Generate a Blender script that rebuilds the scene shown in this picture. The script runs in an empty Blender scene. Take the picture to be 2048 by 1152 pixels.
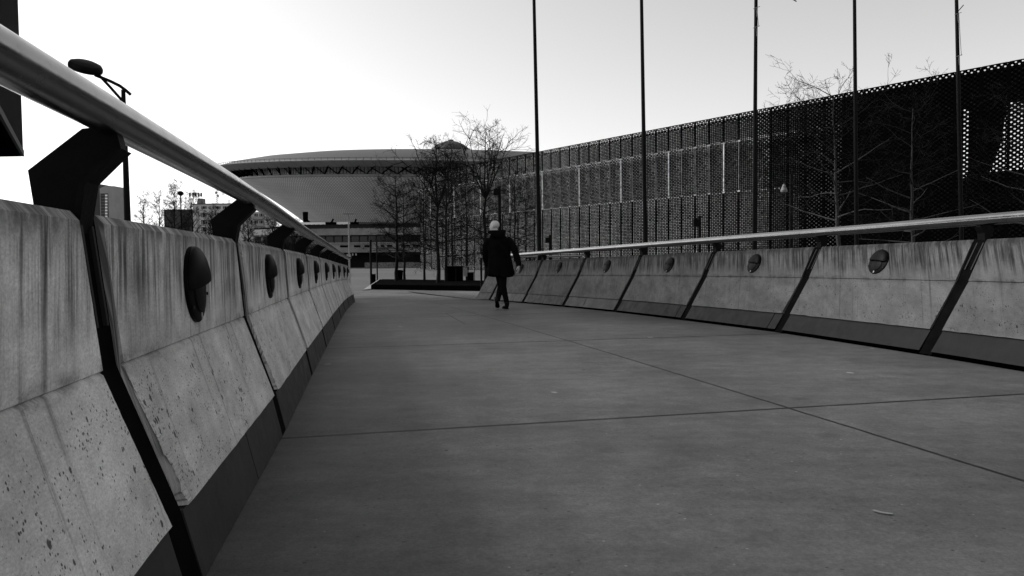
import bpy, bmesh, math, random
import numpy as np
from mathutils import Vector, Matrix, noise
R = math.radians
random.seed(7)
scene = bpy.context.scene
col = scene.collection

# ---------------------------------------------------------------- camera model
F, HOR, ROLL, H = 1495.0, 515.9, 0.518, 0.88
pit = math.atan((576 - HOR) / F); rr = R(ROLL)
_fw = Vector((0, math.cos(pit), -math.sin(pit))); _u0 = Vector((0, math.sin(pit), math.cos(pit))); _r0 = Vector((1, 0, 0))
_rt = _r0 * math.cos(rr) - _u0 * math.sin(rr); _up = _r0 * math.sin(rr) + _u0 * math.cos(rr)
EYE = Vector((0, 0, H))
def ray(px, py): return _fw + _rt * ((px - 1024) / F) - _up * ((py - 576) / F)
def at(px, py, Y):
    d = ray(px, py); return EYE + d * (Y / d.y)
def on(px, py, z):
    d = ray(px, py); return EYE + d * ((z - H) / d.z)
def zf(X, Y):
    x = max(-6, min(6, X))
    if Y <= 22: return -.00278 * Y + .00475 * x - .0005 * Y * Y * (1 if Y > 0 else 0)
    z = -.3032 + .00475 * x * max(0, 1 - (Y - 22) / 8) - .0246 * (Y - 22)
    return max(z, -.5)
def deck(px, py):
    z = 0
    for _ in range(40):
        p = on(px, py, z); z = zf(p.x, p.y)
    return p
GZ = -.504
cam = bpy.data.cameras.new('camera'); co = bpy.data.objects.new('camera', cam); col.objects.link(co)
M = Matrix((_rt, _up, -_fw)).transposed().to_4x4(); M.translation = EYE
co.matrix_world = M
cam.sensor_width = 36; cam.lens = F / 2048 * 36; cam.clip_start = .05; cam.clip_end = 5000
scene.camera = co

# ---------------------------------------------------------------- helpers
def tag(o, label=None, cat=None, group=None, kind=None):
    if label: o['label'] = label
    if cat: o['category'] = cat
    if group: o['group'] = group
    if kind: o['kind'] = kind
    return o
def empty(name, loc, label, cat, group=None, rz=0):
    o = bpy.data.objects.new(name, None); col.objects.link(o); o.location = loc; o.rotation_euler = (0, 0, rz)
    o.empty_display_size = .1
    return tag(o, label, cat, group)
class MB:
    def __init__(s): s.v = []; s.f = []; s.uv = {}
    def add(s, vs, fs):
        n = len(s.v); s.v += [tuple(v) for v in vs]; s.f += [tuple(i + n for i in f) for f in fs]
    def box(s, c, d, ax=None):
        c = Vector(c); d = Vector(d) / 2; ax = ax or (Vector((1, 0, 0)), Vector((0, 1, 0)), Vector((0, 0, 1)))
        vs = [c + ax[0] * d.x * a + ax[1] * d.y * b + ax[2] * d.z * e for e in (-1, 1) for b in (-1, 1) for a in (-1, 1)]
        s.add(vs, [(0, 2, 3, 1), (4, 5, 7, 6), (0, 1, 5, 4), (2, 6, 7, 3), (0, 4, 6, 2), (1, 3, 7, 5)])
    def tube(s, pts, rads, n=8, cap=True):
        pts = [Vector(p) for p in pts]
        if not hasattr(rads, '__len__'): rads = [rads] * len(pts)
        rings = []; up = None
        for i, p in enumerate(pts):
            t = (pts[min(i + 1, len(pts) - 1)] - pts[max(i - 1, 0)]).normalized()
            if up is None: up = Vector((0, 0, 1)) if abs(t.z) < .9 else Vector((1, 0, 0))
            a = t.cross(up).normalized(); b = a.cross(t).normalized(); up = b
            rings.append([p + (a * math.cos(2 * math.pi * k / n) + b * math.sin(2 * math.pi * k / n)) * rads[i] for k in range(n)])
        s.loft(rings, cap)
    def loft(s, rings, cap=True):
        n = len(rings[0]); vs = [v for r in rings for v in r]; fs = []
        for i in range(len(rings) - 1):
            for k in range(n):
                fs.append((i * n + k, i * n + (k + 1) % n, (i + 1) * n + (k + 1) % n, (i + 1) * n + k))
        if cap: fs += [tuple(range(n - 1, -1, -1)), tuple((len(rings) - 1) * n + k for k in range(n))]
        s.add(vs, fs)
    def prism(s, poly, off):
        n = len(poly); off = Vector(off); vs = [Vector(p) for p in poly] + [Vector(p) + off for p in poly]
        s.add(vs, [tuple(range(n - 1, -1, -1)), tuple(range(n, 2 * n))] + [(k, (k + 1) % n, n + (k + 1) % n, n + k) for k in range(n)])
    def build(s, name, m, parent=None, smooth=False, fix=True, uv=None):
        me = bpy.data.meshes.new(name); me.from_pydata(s.v, [], s.f)
        if fix:
            bm = bmesh.new(); bm.from_mesh(me); bmesh.ops.recalc_face_normals(bm, faces=bm.faces); bm.to_mesh(me); bm.free()
        if uv:
            l = me.uv_layers.new(name='UVMap')
            for lp in me.loops: l.data[lp.index].uv = uv[lp.vertex_index]
        me.materials.append(m)
        if smooth:
            for p in me.polygons: p.use_smooth = True
            if smooth != True: me.set_sharp_from_angle(angle=R(smooth))
        o = bpy.data.objects.new(name, me); col.objects.link(o)
        if parent:
            o.parent = parent; bpy.context.view_layer.update() if False else None
            loc = parent_loc(parent); o.location = -loc
        return o
def parent_loc(p):
    v = Vector((0, 0, 0))
    while p: v += Vector(p.location); p = p.parent
    return v
# parts are written in world coordinates; the part's location cancels its parents' (unrotated) location

def material(name, build=None, base=.2, rough=.7, metal=0.0, spec=None, var=0.0, scale=3.0, bump=0.0, bscale=40.0):
    m = bpy.data.materials.new(name); m.use_nodes = True; nt = m.node_tree; b = nt.nodes['Principled BSDF']; base = base * 1.7 if base < .3 else base
    b.inputs['Base Color'].default_value = (base, base, base, 1); b.inputs['Roughness'].default_value = rough; b.inputs['Metallic'].default_value = metal
    if spec is not None: b.inputs['Specular IOR Level'].default_value = spec
    g = G(nt)
    if var or bump:
        tc = g.n('ShaderNodeTexCoord').outputs['Object']
    if var:
        f = g.noise(tc, scale, 5, .6)
        c = g.ramp(f, [(0.3, base * (1 - var)), (.7, base * (1 + var))]); nt.links.new(c, b.inputs['Base Color'])
    if bump:
        f2 = g.noise(tc, bscale, 4, .6); nt.links.new(g.bump(f2, bump, .01), b.inputs['Normal'])
    if build: build(g, b, nt)
    return m
class G:
    def __init__(s, nt): s.nt = nt
    def n(s, t, **k):
        x = s.nt.nodes.new(t)
        for a, b in k.items(): setattr(x, a, b)
        return x
    def l(s, a, b): s.nt.links.new(a, b)
    def m(s, op, a, b=None, c=None, clamp=False):
        x = s.n('ShaderNodeMath', operation=op, use_clamp=clamp)
        for i, v in enumerate((a, b, c)):
            if v is None: continue
            if isinstance(v, (int, float)): x.inputs[i].default_value = v
            else: s.l(v, x.inputs[i])
        return x.outputs[0]
    def noise(s, v, scale, det=4, rough=.5, sc=None):
        if sc:
            mp = s.n('ShaderNodeMapping'); mp.inputs['Scale'].default_value = sc; s.l(v, mp.inputs['Vector']); v = mp.outputs[0]
        x = s.n('ShaderNodeTexNoise'); x.inputs['Scale'].default_value = scale; x.inputs['Detail'].default_value = det; x.inputs['Roughness'].default_value = rough
        s.l(v, x.inputs['Vector']); return x.outputs['Fac']
    def voro(s, v, scale, sc=None, rand=1.0):
        if sc:
            mp = s.n('ShaderNodeMapping'); mp.inputs['Scale'].default_value = sc; s.l(v, mp.inputs['Vector']); v = mp.outputs[0]
        x = s.n('ShaderNodeTexVoronoi'); x.inputs['Scale'].default_value = scale; x.inputs['Randomness'].default_value = rand
        s.l(v, x.inputs['Vector']); return x.outputs['Distance'], x.outputs['Color']
    def ramp(s, f, st, interp='LINEAR'):
        x = s.n('ShaderNodeValToRGB'); x.color_ramp.interpolation = interp
        e = x.color_ramp.elements
        while len(e) < len(st): e.new(.5)
        for i, (p, c) in enumerate(st): e[i].position = p; e[i].color = (c, c, c, 1)
        s.l(f, x.inputs[0]); return x.outputs[0]
    def step(s, f, a, b): # smooth 0..1
        x = s.n('ShaderNodeMapRange', interpolation_type='SMOOTHSTEP'); s.l(f, x.inputs['Value'])
        x.inputs['From Min'].default_value = a; x.inputs['From Max'].default_value = b; return x.outputs['Result']
    def bump(s, h, st, d):
        x = s.n('ShaderNodeBump'); x.inputs['Strength'].default_value = st; x.inputs['Distance'].default_value = d; s.l(h, x.inputs['Height']); return x.outputs[0]
    def sep(s, v):
        x = s.n('ShaderNodeSeparateXYZ'); s.l(v, x.inputs[0]); return x.outputs
    def mul(s, *a):
        r = a[0]
        for b in a[1:]: r = s.m('MULTIPLY', r, b)
        return r

# ---------------------------------------------------------------- materials
def b_concrete(base):
    def f(g, b, nt):
        uv = g.n('ShaderNodeUVMap').outputs[0]; u, v, _ = g.sep(uv)
        big = g.ramp(g.noise(uv, 2.2, 6, .7), [(.36, .70), (.64, 1.2)])
        med = g.ramp(g.noise(uv, 9, 5, .7), [(.3, .86), (.7, 1.12)])
        fine = g.ramp(g.noise(uv, 110, 4, .8), [(.38, .82), (.62, 1.16)])
        # run-off streaks from the top (v is the height up the face, top = 1)
        sn = g.noise(uv, 1, 5, .75, sc=(26, .8, 1)); reach = g.noise(uv, 1, 3, .5, sc=(9, .2, 1))
        depth = g.m('MULTIPLY_ADD', reach, .55, .02)
        fade = g.step(g.m('SUBTRACT', v, g.m('SUBTRACT', 1.0, depth)), -.12, .12)
        st = g.mul(g.step(sn, .40, .62), fade)
        top = g.mul(g.step(v, .9, 1.0), g.step(g.noise(uv, 1, 4, .6, sc=(12, 3, 1)), .32, .6))
        st2 = g.mul(g.step(g.noise(uv, 1, 4, .7, sc=(40, 1.2, 1)), .53, .66), g.step(v, .5, .72), .35)
        streak = g.m('SUBTRACT', 1.0, g.m('MAXIMUM', g.m('MULTIPLY', st, .82), g.m('MAXIMUM', g.m('MULTIPLY', top, .74), st2)))
        # pale lime runs
        oi = g.n('ShaderNodeObjectInfo').outputs['Random']; big = g.m('MULTIPLY', big, g.m('MULTIPLY_ADD', oi, .22, .89))
        st4 = g.mul(g.step(g.noise(uv, 1, 4, .7, sc=(17, .3, 5)), .55, .72), .45); streak = g.m('MULTIPLY', streak, g.m('SUBTRACT', 1.0, st4))
        lime = g.m('ADD', 1.0, g.mul(g.step(g.noise(uv, 1, 3, .6, sc=(34, .9, 2)), .62, .74), g.step(v, .45, .8), .3))
        # stain at the mid joint (v=.58) above it
        jn = g.mul(g.m('SUBTRACT', 1.0, g.step(g.m('ABSOLUTE', g.m('SUBTRACT', v, .585)), .0, .05)), g.step(g.noise(uv, 1, 5, .7, sc=(9, 9, 1)), .42, .66))
        jn = g.m('SUBTRACT', 1.0, g.m('MULTIPLY', jn, .55))
        # pits
        lower = g.m('SUBTRACT', 1.0, g.step(v, .5, .62))
        d1, c1 = g.voro(uv, 46, sc=(1, .5, 1)); d2, c2 = g.voro(uv, 130, sc=(1, .6, 1)); d3, c3 = g.voro(uv, 13, sc=(1, .42, 1))
        r1 = g.mul(g.sep(c1)[0], g.step(g.sep(c1)[1], .3, .7)); r2 = g.mul(g.sep(c2)[0], g.step(g.sep(c2)[1], .3, .7)); r3 = g.step(g.sep(c3)[1], .66, .9)
        am = g.mul(g.m('MULTIPLY_ADD', lower, .7, .3), g.ramp(g.noise(uv, 5, 4, .7), [(.38, .45), (.58, 1.25)]))
        dist = g.noise(uv, 140, 3, .6)
        p1 = g.m('MULTIPLY', g.m('SUBTRACT', g.m('ADD', .05, g.mul(r1, am, .42)), g.m('ADD', d1, g.m('MULTIPLY', dist, .22))), 9.0, clamp=True)
        p2 = g.m('MULTIPLY', g.m('SUBTRACT', g.m('ADD', .06, g.mul(r2, am, .55)), g.m('ADD', d2, g.m('MULTIPLY', dist, .2))), 6.0, clamp=True)
        p3 = g.m('MULTIPLY', g.m('SUBTRACT', g.m('ADD', .05, g.mul(r3, am, .13)), g.m('ADD', d3, g.m('MULTIPLY', dist, .2))), 16.0, clamp=True)
        pit_ = g.m('MAXIMUM', g.m('MAXIMUM', p1, p2), p3)
        tot = g.mul(big, med, fine, streak, jn, lime, g.m('SUBTRACT', 1.0, g.m('MULTIPLY', pit_, .8)), base)
        cc = g.n('ShaderNodeCombineColor')
        for i in range(3): g.l(tot, cc.inputs[i])
        g.l(cc.outputs[0], b.inputs['Base Color'])
        h = g.m('SUBTRACT', g.m('MULTIPLY', g.noise(uv, 120, 4, .7), .3), pit_)
        g.l(g.bump(h, .5, .004), b.inputs['Normal'])
    return f
def b_concrete_mult(g, tot, b):
    cc = g.n('ShaderNodeCombineColor')
    for i in range(3): g.l(tot, cc.inputs[i])
    g.l(cc.outputs[0], b.inputs['Base Color'])
M_conc = material('weathered_concrete_shade_lift', b_concrete(.56), rough=.9, spec=.1)  # same concrete on both sides; colour lightened here to offset the wall's shade
M_conc_r = material('weathered_concrete_sun_cut', b_concrete(.112), rough=.9, spec=.1)  # the same concrete, darkened in colour to offset the sun on it
M_break = material('broken_concrete_edge', base=.16, rough=.95, var=.6, scale=60, bump=1, bscale=90)
def b_plinth(base):
    def f(g, b, nt):
        tc = g.n('ShaderNodeTexCoord').outputs['Object']
        t = g.mul(g.ramp(g.noise(tc, 2.2, 5, .6), [(.3, .75), (.7, 1.25)]), g.ramp(g.noise(tc, 1, 4, .6, sc=(14, 14, .8)), [(.3, .88), (.7, 1.1)]), g.ramp(g.noise(tc, 90, 2, .6), [(.3, .93), (.7, 1.07)]), base)
        b_concrete_mult(g, t, b)
        g.l(g.ramp(g.noise(tc, 8, 4, .6), [(.3, .4), (.7, .6)]), b.inputs['Roughness'])
    return f
M_plinth = material('dark_plinth_sheet', b_plinth(.03), rough=.5, spec=.3)
M_plinth_r = material('dark_plinth_sheet_sun_cut', b_plinth(.008), rough=.6, spec=.1)  # same plinth sheet, darkened in colour against the stronger light on the right
M_plinth_pale = material('pale_plinth_sheet', b_plinth(.045), rough=.7, spec=.1)
M_steel = material('black_painted_steel', base=.0022, rough=.6, spec=.07, var=.3, scale=12, bump=.15, bscale=60)
M_postb = material('black_gap_post', base=.0014, rough=.8, spec=.02, var=.5, scale=9)
M_black = material('dull_black_metal', base=.001, rough=.95, spec=0.0)
M_edge = material('worn_steel_edge', base=.012, rough=.6, metal=0.0, spec=.15)
def b_rail(g, b, nt):
    tc = g.n('ShaderNodeTexCoord').outputs['Object']
    g.l(g.ramp(g.noise(tc, 14, 5, .65), [(.3, .16), (.7, .28)]), b.inputs['Roughness'])
    t = g.mul(g.ramp(g.noise(tc, 3, 5, .6), [(.3, .85), (.7, 1.1)]), g.ramp(g.noise(tc, 45, 3, .7), [(.28, .7), (.42, 1.0)]), .25)
    b_concrete_mult(g, t, b)
    g.l(g.bump(g.noise(tc, 120, 3, .6), .08, .002), b.inputs['Normal'])
M_rail = material('brushed_metal_rail', b_rail, base=.4, rough=.35, metal=1.0)
M_lamp = material('black_lamp_casting', base=.002, rough=.45, spec=.05, var=.2, scale=20)
M_lens = material('dark_lamp_glass', base=.003, rough=.5, spec=.08)
M_plate = material('pale_label_plate', base=.3, rough=.6)
M_bark = material('dark_bark', base=.004, rough=.9, var=.5, scale=9, spec=.1)
M_twig = material('dark_twig', base=.003, rough=.9, spec=.1)
M_bark2 = material('grey_birch_bark', base=.008, rough=.85, var=.6, scale=14)
M_twig2 = material('grey_twig', base=.0035, rough=.9, spec=.1)
M_glass = material('dark_window_glass', base=.01, rough=.12, spec=.5)
M_white = material('pale_render', base=.27, rough=.8, var=.08, scale=.3)
M_grey = material('mid_grey_cladding', base=.15, rough=.7, var=.12, scale=.3)
M_dgrey = material('dark_grey_cladding', base=.02, rough=.7, var=.2, scale=.3)
M_ant = material('antenna_grey', base=.08, rough=.6)

# deck lines
def line_nodes(g, X, Y, p, q, w, wob=None, seg=False):
    d = (Vector((q[0], q[1])) - Vector((p[0], p[1]))); L = d.length; d /= L; n = (-d.y, d.x); c = -(n[0] * p[0] + n[1] * p[1])
    v = g.m('ADD', g.m('ADD', g.m('MULTIPLY', X, n[0]), g.m('MULTIPLY', Y, n[1])), c)
    if wob is not None: v = g.m('ADD', v, wob)
    m = g.m('SUBTRACT', 1.0, g.step(g.m('ABSOLUTE', v), w * .55, w * .8))
    if seg:
        s = g.m('ADD', g.m('ADD', g.m('MULTIPLY', X, d.x), g.m('MULTIPLY', Y, d.y)), -(d.x * p[0] + d.y * p[1]))
        m = g.mul(m, g.m('GREATER_THAN', s, 0.0), g.m('LESS_THAN', s, L))
    return m
def b_deck(base, joints=True):
    def f(g, b, nt):
        tc = g.n('ShaderNodeTexCoord').outputs['Object']; X, Y, Z = g.sep(tc)
        t = g.mul(g.ramp(g.noise(tc, .55, 6, .62), [(.37, .72), (.63, 1.2)]), g.ramp(g.noise(tc, 4.2, 6, .75), [(.38, .83), (.62, 1.13)]),
                  g.ramp(g.noise(tc, 22, 6, .8), [(.38, .89), (.62, 1.1)]), g.ramp(g.noise(tc, 75, 3, .9), [(.38, .83), (.62, 1.17)]))
        # sweeping trowel / cleaning marks across the walk
        t = g.mul(t, g.ramp(g.noise(tc, 1, 5, .65, sc=(1.3, 6, 1)), [(.36, .88), (.64, 1.09)]))
        if joints:
            wob = g.m('MULTIPLY', g.m('SUBTRACT', g.noise(tc, 3, 4, .6), .5), .02)
            A, B_ = deck(575, 876), deck(2048, 788); C_, D_ = deck(655, 697), deck(1540, 668); E_, F_ = deck(960, 630), deck(2048, 962)
            G_, H_ = deck(890, 626), deck(930, 648); I_ = deck(690, 639); J_ = deck(1045, 628)
            ms = [line_nodes(g, X, Y, A, B_, .026, g.m('MULTIPLY', wob, .5)), line_nodes(g, X, Y, C_, D_, .04, g.m('MULTIPLY', wob, .5)), line_nodes(g, X, Y, E_, F_, .018, wob),
                  line_nodes(g, X, Y, G_, H_, .016, wob, True), line_nodes(g, X, Y, I_, J_, .035, wob)]
            mx = ms[0]
            for q in ms[1:]: mx = g.m('MAXIMUM', mx, q)
            chip = g.ramp(g.noise(tc, 11, 4, .7), [(.3, .7), (.5, 1.0)])
            mj = g.m('MULTIPLY', mx, chip)
            soft = [line_nodes(g, X, Y, A, B_, .12, wob), line_nodes(g, X, Y, E_, F_, .1, wob)]
            sm = g.mul(g.m('MAXIMUM', soft[0], soft[1]), g.step(g.noise(tc, 2.5, 4, .6), .45, .65), .16)
            # pale edge by the joints
            t = g.mul(t, g.m('ADD', 1.0, sm), g.m('SUBTRACT', 1.0, g.m('MULTIPLY', mj, .95)))
        # gum spots, pale and dark
        d, c = g.voro(tc, 3.1, sc=(1, 1, 0)); cs = g.sep(c)
        dn = g.m('ADD', d, g.m('MULTIPLY', g.m('SUBTRACT', g.noise(tc, 30, 2, .5), .5), .09))
        pale = g.m('LESS_THAN', dn, g.mul(g.step(cs[0], .6, 1.0), .10))
        d2, c2 = g.voro(tc, 4.3, sc=(1, 1, 0)); cs2 = g.sep(c2)
        dn2 = g.m('ADD', d2, g.m('MULTIPLY', g.m('SUBTRACT', g.noise(tc, 35, 2, .5), .5), .08))
        dark = g.m('LESS_THAN', dn2, g.mul(g.step(cs2[1], .78, 1.0), .075))
        blot = g.mul(g.m('SUBTRACT', 1.0, g.step(g.voro(tc, 1.7, sc=(1, 1, 0))[0], .05, .14)), .22)
        scuff = g.mul(g.step(g.noise(tc, 1.3, 3, .5), .56, .7), g.step(g.noise(tc, 60, 3, .8), .56, .7), .35)
        dg, cg = g.voro(tc, 26, sc=(1, 1, 0)); cg = g.sep(cg); grit = g.mul(g.m('LESS_THAN', dg, .16), g.m('GREATER_THAN', cg[0], .86)); gritp = g.mul(g.m('LESS_THAN', dg, .13), g.m('GREATER_THAN', cg[1], .93))
        t = g.mul(t, g.m('SUBTRACT', 1.0, g.m('MULTIPLY', grit, .5)), g.m('ADD', 1.0, g.m('MULTIPLY', gritp, .9)))
        t = g.mul(t, g.m('SUBTRACT', 1.0, g.m('MULTIPLY', dark, .72)), g.m('SUBTRACT', 1.0, blot), g.m('ADD', 1.0, scuff), base)
        t = g.m('ADD', t, g.m('MULTIPLY', pale, .13))
        b_concrete_mult(g, t, b)
        g.l(g.bump(g.noise(tc, 220, 3, .7), .25, .002), b.inputs['Normal'])
    return f
M_deck = material('worn_deck_surface', b_deck(.078), rough=.6, spec=.16)
M_pave = material('pale_pavement', b_deck(.12, False), rough=.75, spec=.08)
def b_plaza(g, b, nt):
    tc = g.n('ShaderNodeTexCoord').outputs['Object']
    t = g.mul(g.ramp(g.noise(tc, .05, 5, .6), [(.3, .8), (.7, 1.2)]), g.ramp(g.noise(tc, 1, 5, .7, sc=(.15, .7, 1)), [(.3, .85), (.7, 1.12)]), .09)
    b_concrete_mult(g, t, b)
M_plaza = material('plaza_asphalt', b_plaza, rough=.8, spec=.2)
def b_setts(g, b, nt):
    tc = g.n('ShaderNodeTexCoord').outputs['Object']
    br = g.n('ShaderNodeTexBrick'); g.l(tc, br.inputs['Vector']); br.inputs['Scale'].default_value = 1.6
    br.inputs['Color1'].default_value = (.1,) * 3 + (1,); br.inputs['Color2'].default_value = (.07,) * 3 + (1,); br.inputs['Mortar'].default_value = (.006,) * 3 + (1,)
    br.inputs['Mortar Size'].default_value = .05
    g.l(br.outputs[0], b.inputs['Base Color'])
M_setts = material('stone_setts', b_setts, rough=.8)

# ---------------------------------------------------------------- parapets
S = 1.1
BLp = [(-.769, 1.804), (-1.077, 3.518), (-1.445, 5.391), (-1.808, 7.276), (-2.206, 9.322), (-2.615, 11.446), (-3.022, 13.559), (-3.408, 15.663), (-3.769, 17.782)]
BRp = [(3.383, 6.123), (2.944, 8.274), (2.351, 10.322), (1.705, 12.427), (.98, 14.482), (.227, 16.508)]
BLp = [(-.02, -2.35), (-.395, -.27)] + BLp + [(-3.93, 18.75)]
BRp = [(3.95, 1.85), (3.73, 4.0)] + BRp + [(-.56, 18.42), (-.94, 19.22)]
SECL = ([0, .0367, .153, .171], [0, .196, .5685, .916]); SECR = ([0, .100, .318, .456], [0, .198, .596, .939])
class Side:
    def __init__(s, B, sgn, sec, rk):
        s.B = [Vector(b) * S for b in B]; s.sgn = sgn; s.so = [a * S for a in sec[0]]; s.sz = [a * S for a in sec[1]]; s.rk = rk
        n = len(s.B); raw = [(s.B[min(n - 1, i + 1)] - s.B[max(0, i - 1)]).normalized() for i in range(n)]
        t = np.arange(n); ang = [math.atan2(d.x, d.y) for d in raw]; c = np.polyfit(t, ang, 3); s.ang = np.polyval(c, t)
    def frame(s, i, f=0.0):   # i + f along
        j = min(i + 1, len(s.B) - 1); b = s.B[i].lerp(s.B[j], f); a = s.ang[i] * (1 - f) + s.ang[j] * f
        d = Vector((math.sin(a), math.cos(a), 0)); o = Vector((d.y, -d.x, 0)) * s.sgn
        return Vector((b.x, b.y, zf(b.x, b.y))), d, o
    def pt(s, i, f, off, z, slide=0.0):
        b, d, o = s.frame(i, f)
        return b + o * off + d * (s.rk * z + slide) + Vector((0, 0, z))
LS = Side(BLp, -1, SECL, -.167); RS = Side(BRp, 1, SECR, -.064)

def section(side, off_in=0.0):
    so, sz = side.so, side.sz; n1, n2 = 80, 12; P = []
    for k in range(n1 + 1):
        f = k / n1; P.append((so[1] + (so[2] - so[1]) * f, sz[1] + .004 + (sz[2] - .006 - sz[1] - .004) * f, .0 + .58 * f))
    P.append((so[2] + .008, sz[2], .581)); 
    for k in range(n2 + 1):
        f = k / n2; P.append((so[2] + (so[3] - so[2]) * f, sz[2] + .006 + (sz[3] - .022 - sz[2] - .006) * f, .582 + .41 * f))
    P.append((so[3] + .018, sz[3], 1.0)); P.append((so[3] + .13, sz[3] + .004, 1.06)); P.append((so[3] + .145, sz[3] - .012, 1.08))
    P.append((so[2] + .16, sz[2], 1.5)); P.append((so[1] + .15, sz[1] + .004, 1.9))
    return P
def panel(side, i, m, parent, name='concrete_panel', chip=False, g0=.075, g1=.075, seed=0):
    P = section(side); NU = 22; mb = MB(); uv = []; rnd = random.Random(seed)
    L = (side.B[i + 1] - side.B[i]).length
    for k in range(NU + 1):
        f0 = k / NU; s_ = g0 + (L - g0 - g1) * f0; f = s_ / L
        for j, (o, z, v) in enumerate(P):
            sl = 0; oo = 0
            if chip and k == 0 and v < .5:
                a = .008 + (.036 if seed == 2 else .022) * min(1, (.5 - v) * 4); sl = max(0, a * (.6 + .8 * noise.noise(Vector((z * 14, seed, 0))) + .7 * noise.noise(Vector((z * 55, seed, 7)))) + rnd.uniform(-.001, .0015)); oo = rnd.uniform(0, .004)
            elif k in (0, NU) and v < 1.0:
                sl = (1 if k == 0 else -1) * max(0, noise.noise(Vector((z * 40, seed * 3.1, k)))) * .006
            dz = 0
            if j == 0: dz = .006 * noise.noise(Vector((s_ * 18, seed, 3)))
            mb.v.append(tuple(side.pt(i, f, o + oo, z + dz, sl))); au, al = (.33, .15) if side is LS else (.62, .6); uv.append((s_ + seed * 3.37 + au * min(1 - v, .42) + al * max(0, .58 - v), v))
    n = len(P)
    for k in range(NU):
        for j in range(n - 1): mb.f.append((k * n + j, (k + 1) * n + j, (k + 1) * n + j + 1, k * n + j + 1))
        mb.f.append((k * n + n - 1, (k + 1) * n + n - 1, (k + 1) * n, k * n))
    mb.f.append(tuple(range(n))); mb.f.append(tuple(NU * n + j for j in range(n - 1, -1, -1)))
    o = mb.build(name, m, parent, uv=uv)
    return o
def plinth(side, i, f0, f1, m, parent, lift):
    if m is M_plinth and side is RS: m = M_plinth_r
    mb = MB(); P = [(0.010, lift), (side.so[1] + .012, side.sz[1] - .003), (side.so[1] + .09, side.sz[1] - .003), (.12, lift)]
    rings = [[side.pt(i, f, o, z) for o, z in P] for f in [f0 + (f1 - f0) * k / 6 for k in range(7)]]
    mb.loft(rings); return mb.build('plinth_panel', m, parent)
def make_wall(side, m, label, cat, splits, pales, lift, grp, chips):
    root = empty('parapet_wall', tuple(side.frame(1)[0]), label, cat, grp)
    nb = len(side.B) - 1
    for i in range(nb):
        L = (side.B[i + 1] - side.B[i]).length; g = .075 / L
        e = 0 if i == nb - 1 else g
        panel(side, i, m, root, chip=i in chips, g1=0 if i == nb - 1 else .075, seed=i + (20 if side is RS else 0))
        sp = splits.get(i); a, b = g, 1 - e
        if sp:
            for q0, q1, pl in ((a, sp - .006 / 2, pales.get((i, 0))), (sp + .006 / 2, b, pales.get((i, 1)))): plinth(side, i, q0, q1, M_plinth_pale if pl else M_plinth, root, lift)
        else: plinth(side, i, a, b, M_plinth_pale if pales.get((i, 0)) else M_plinth, root, lift)
    return root
LW = make_wall(LS, M_conc, 'long streaked concrete parapet wall with dark plinth on the left of the walkway', 'parapet wall', {1: .5, 2: .55, 5: .15, 7: .5}, {}, .004, 'parapet walls of the footbridge', (2, 3, 5))
RW = make_wall(RS, M_conc_r, 'leaning concrete parapet wall curving along the right of the walkway', 'parapet wall', {3: .1, 4: .1, 5: .6, 7: .3}, {(7, 0): 1, (7, 1): 1, (5, 0): 1, (5, 1): 1}, .03, 'parapet walls of the footbridge', (3,))

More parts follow.
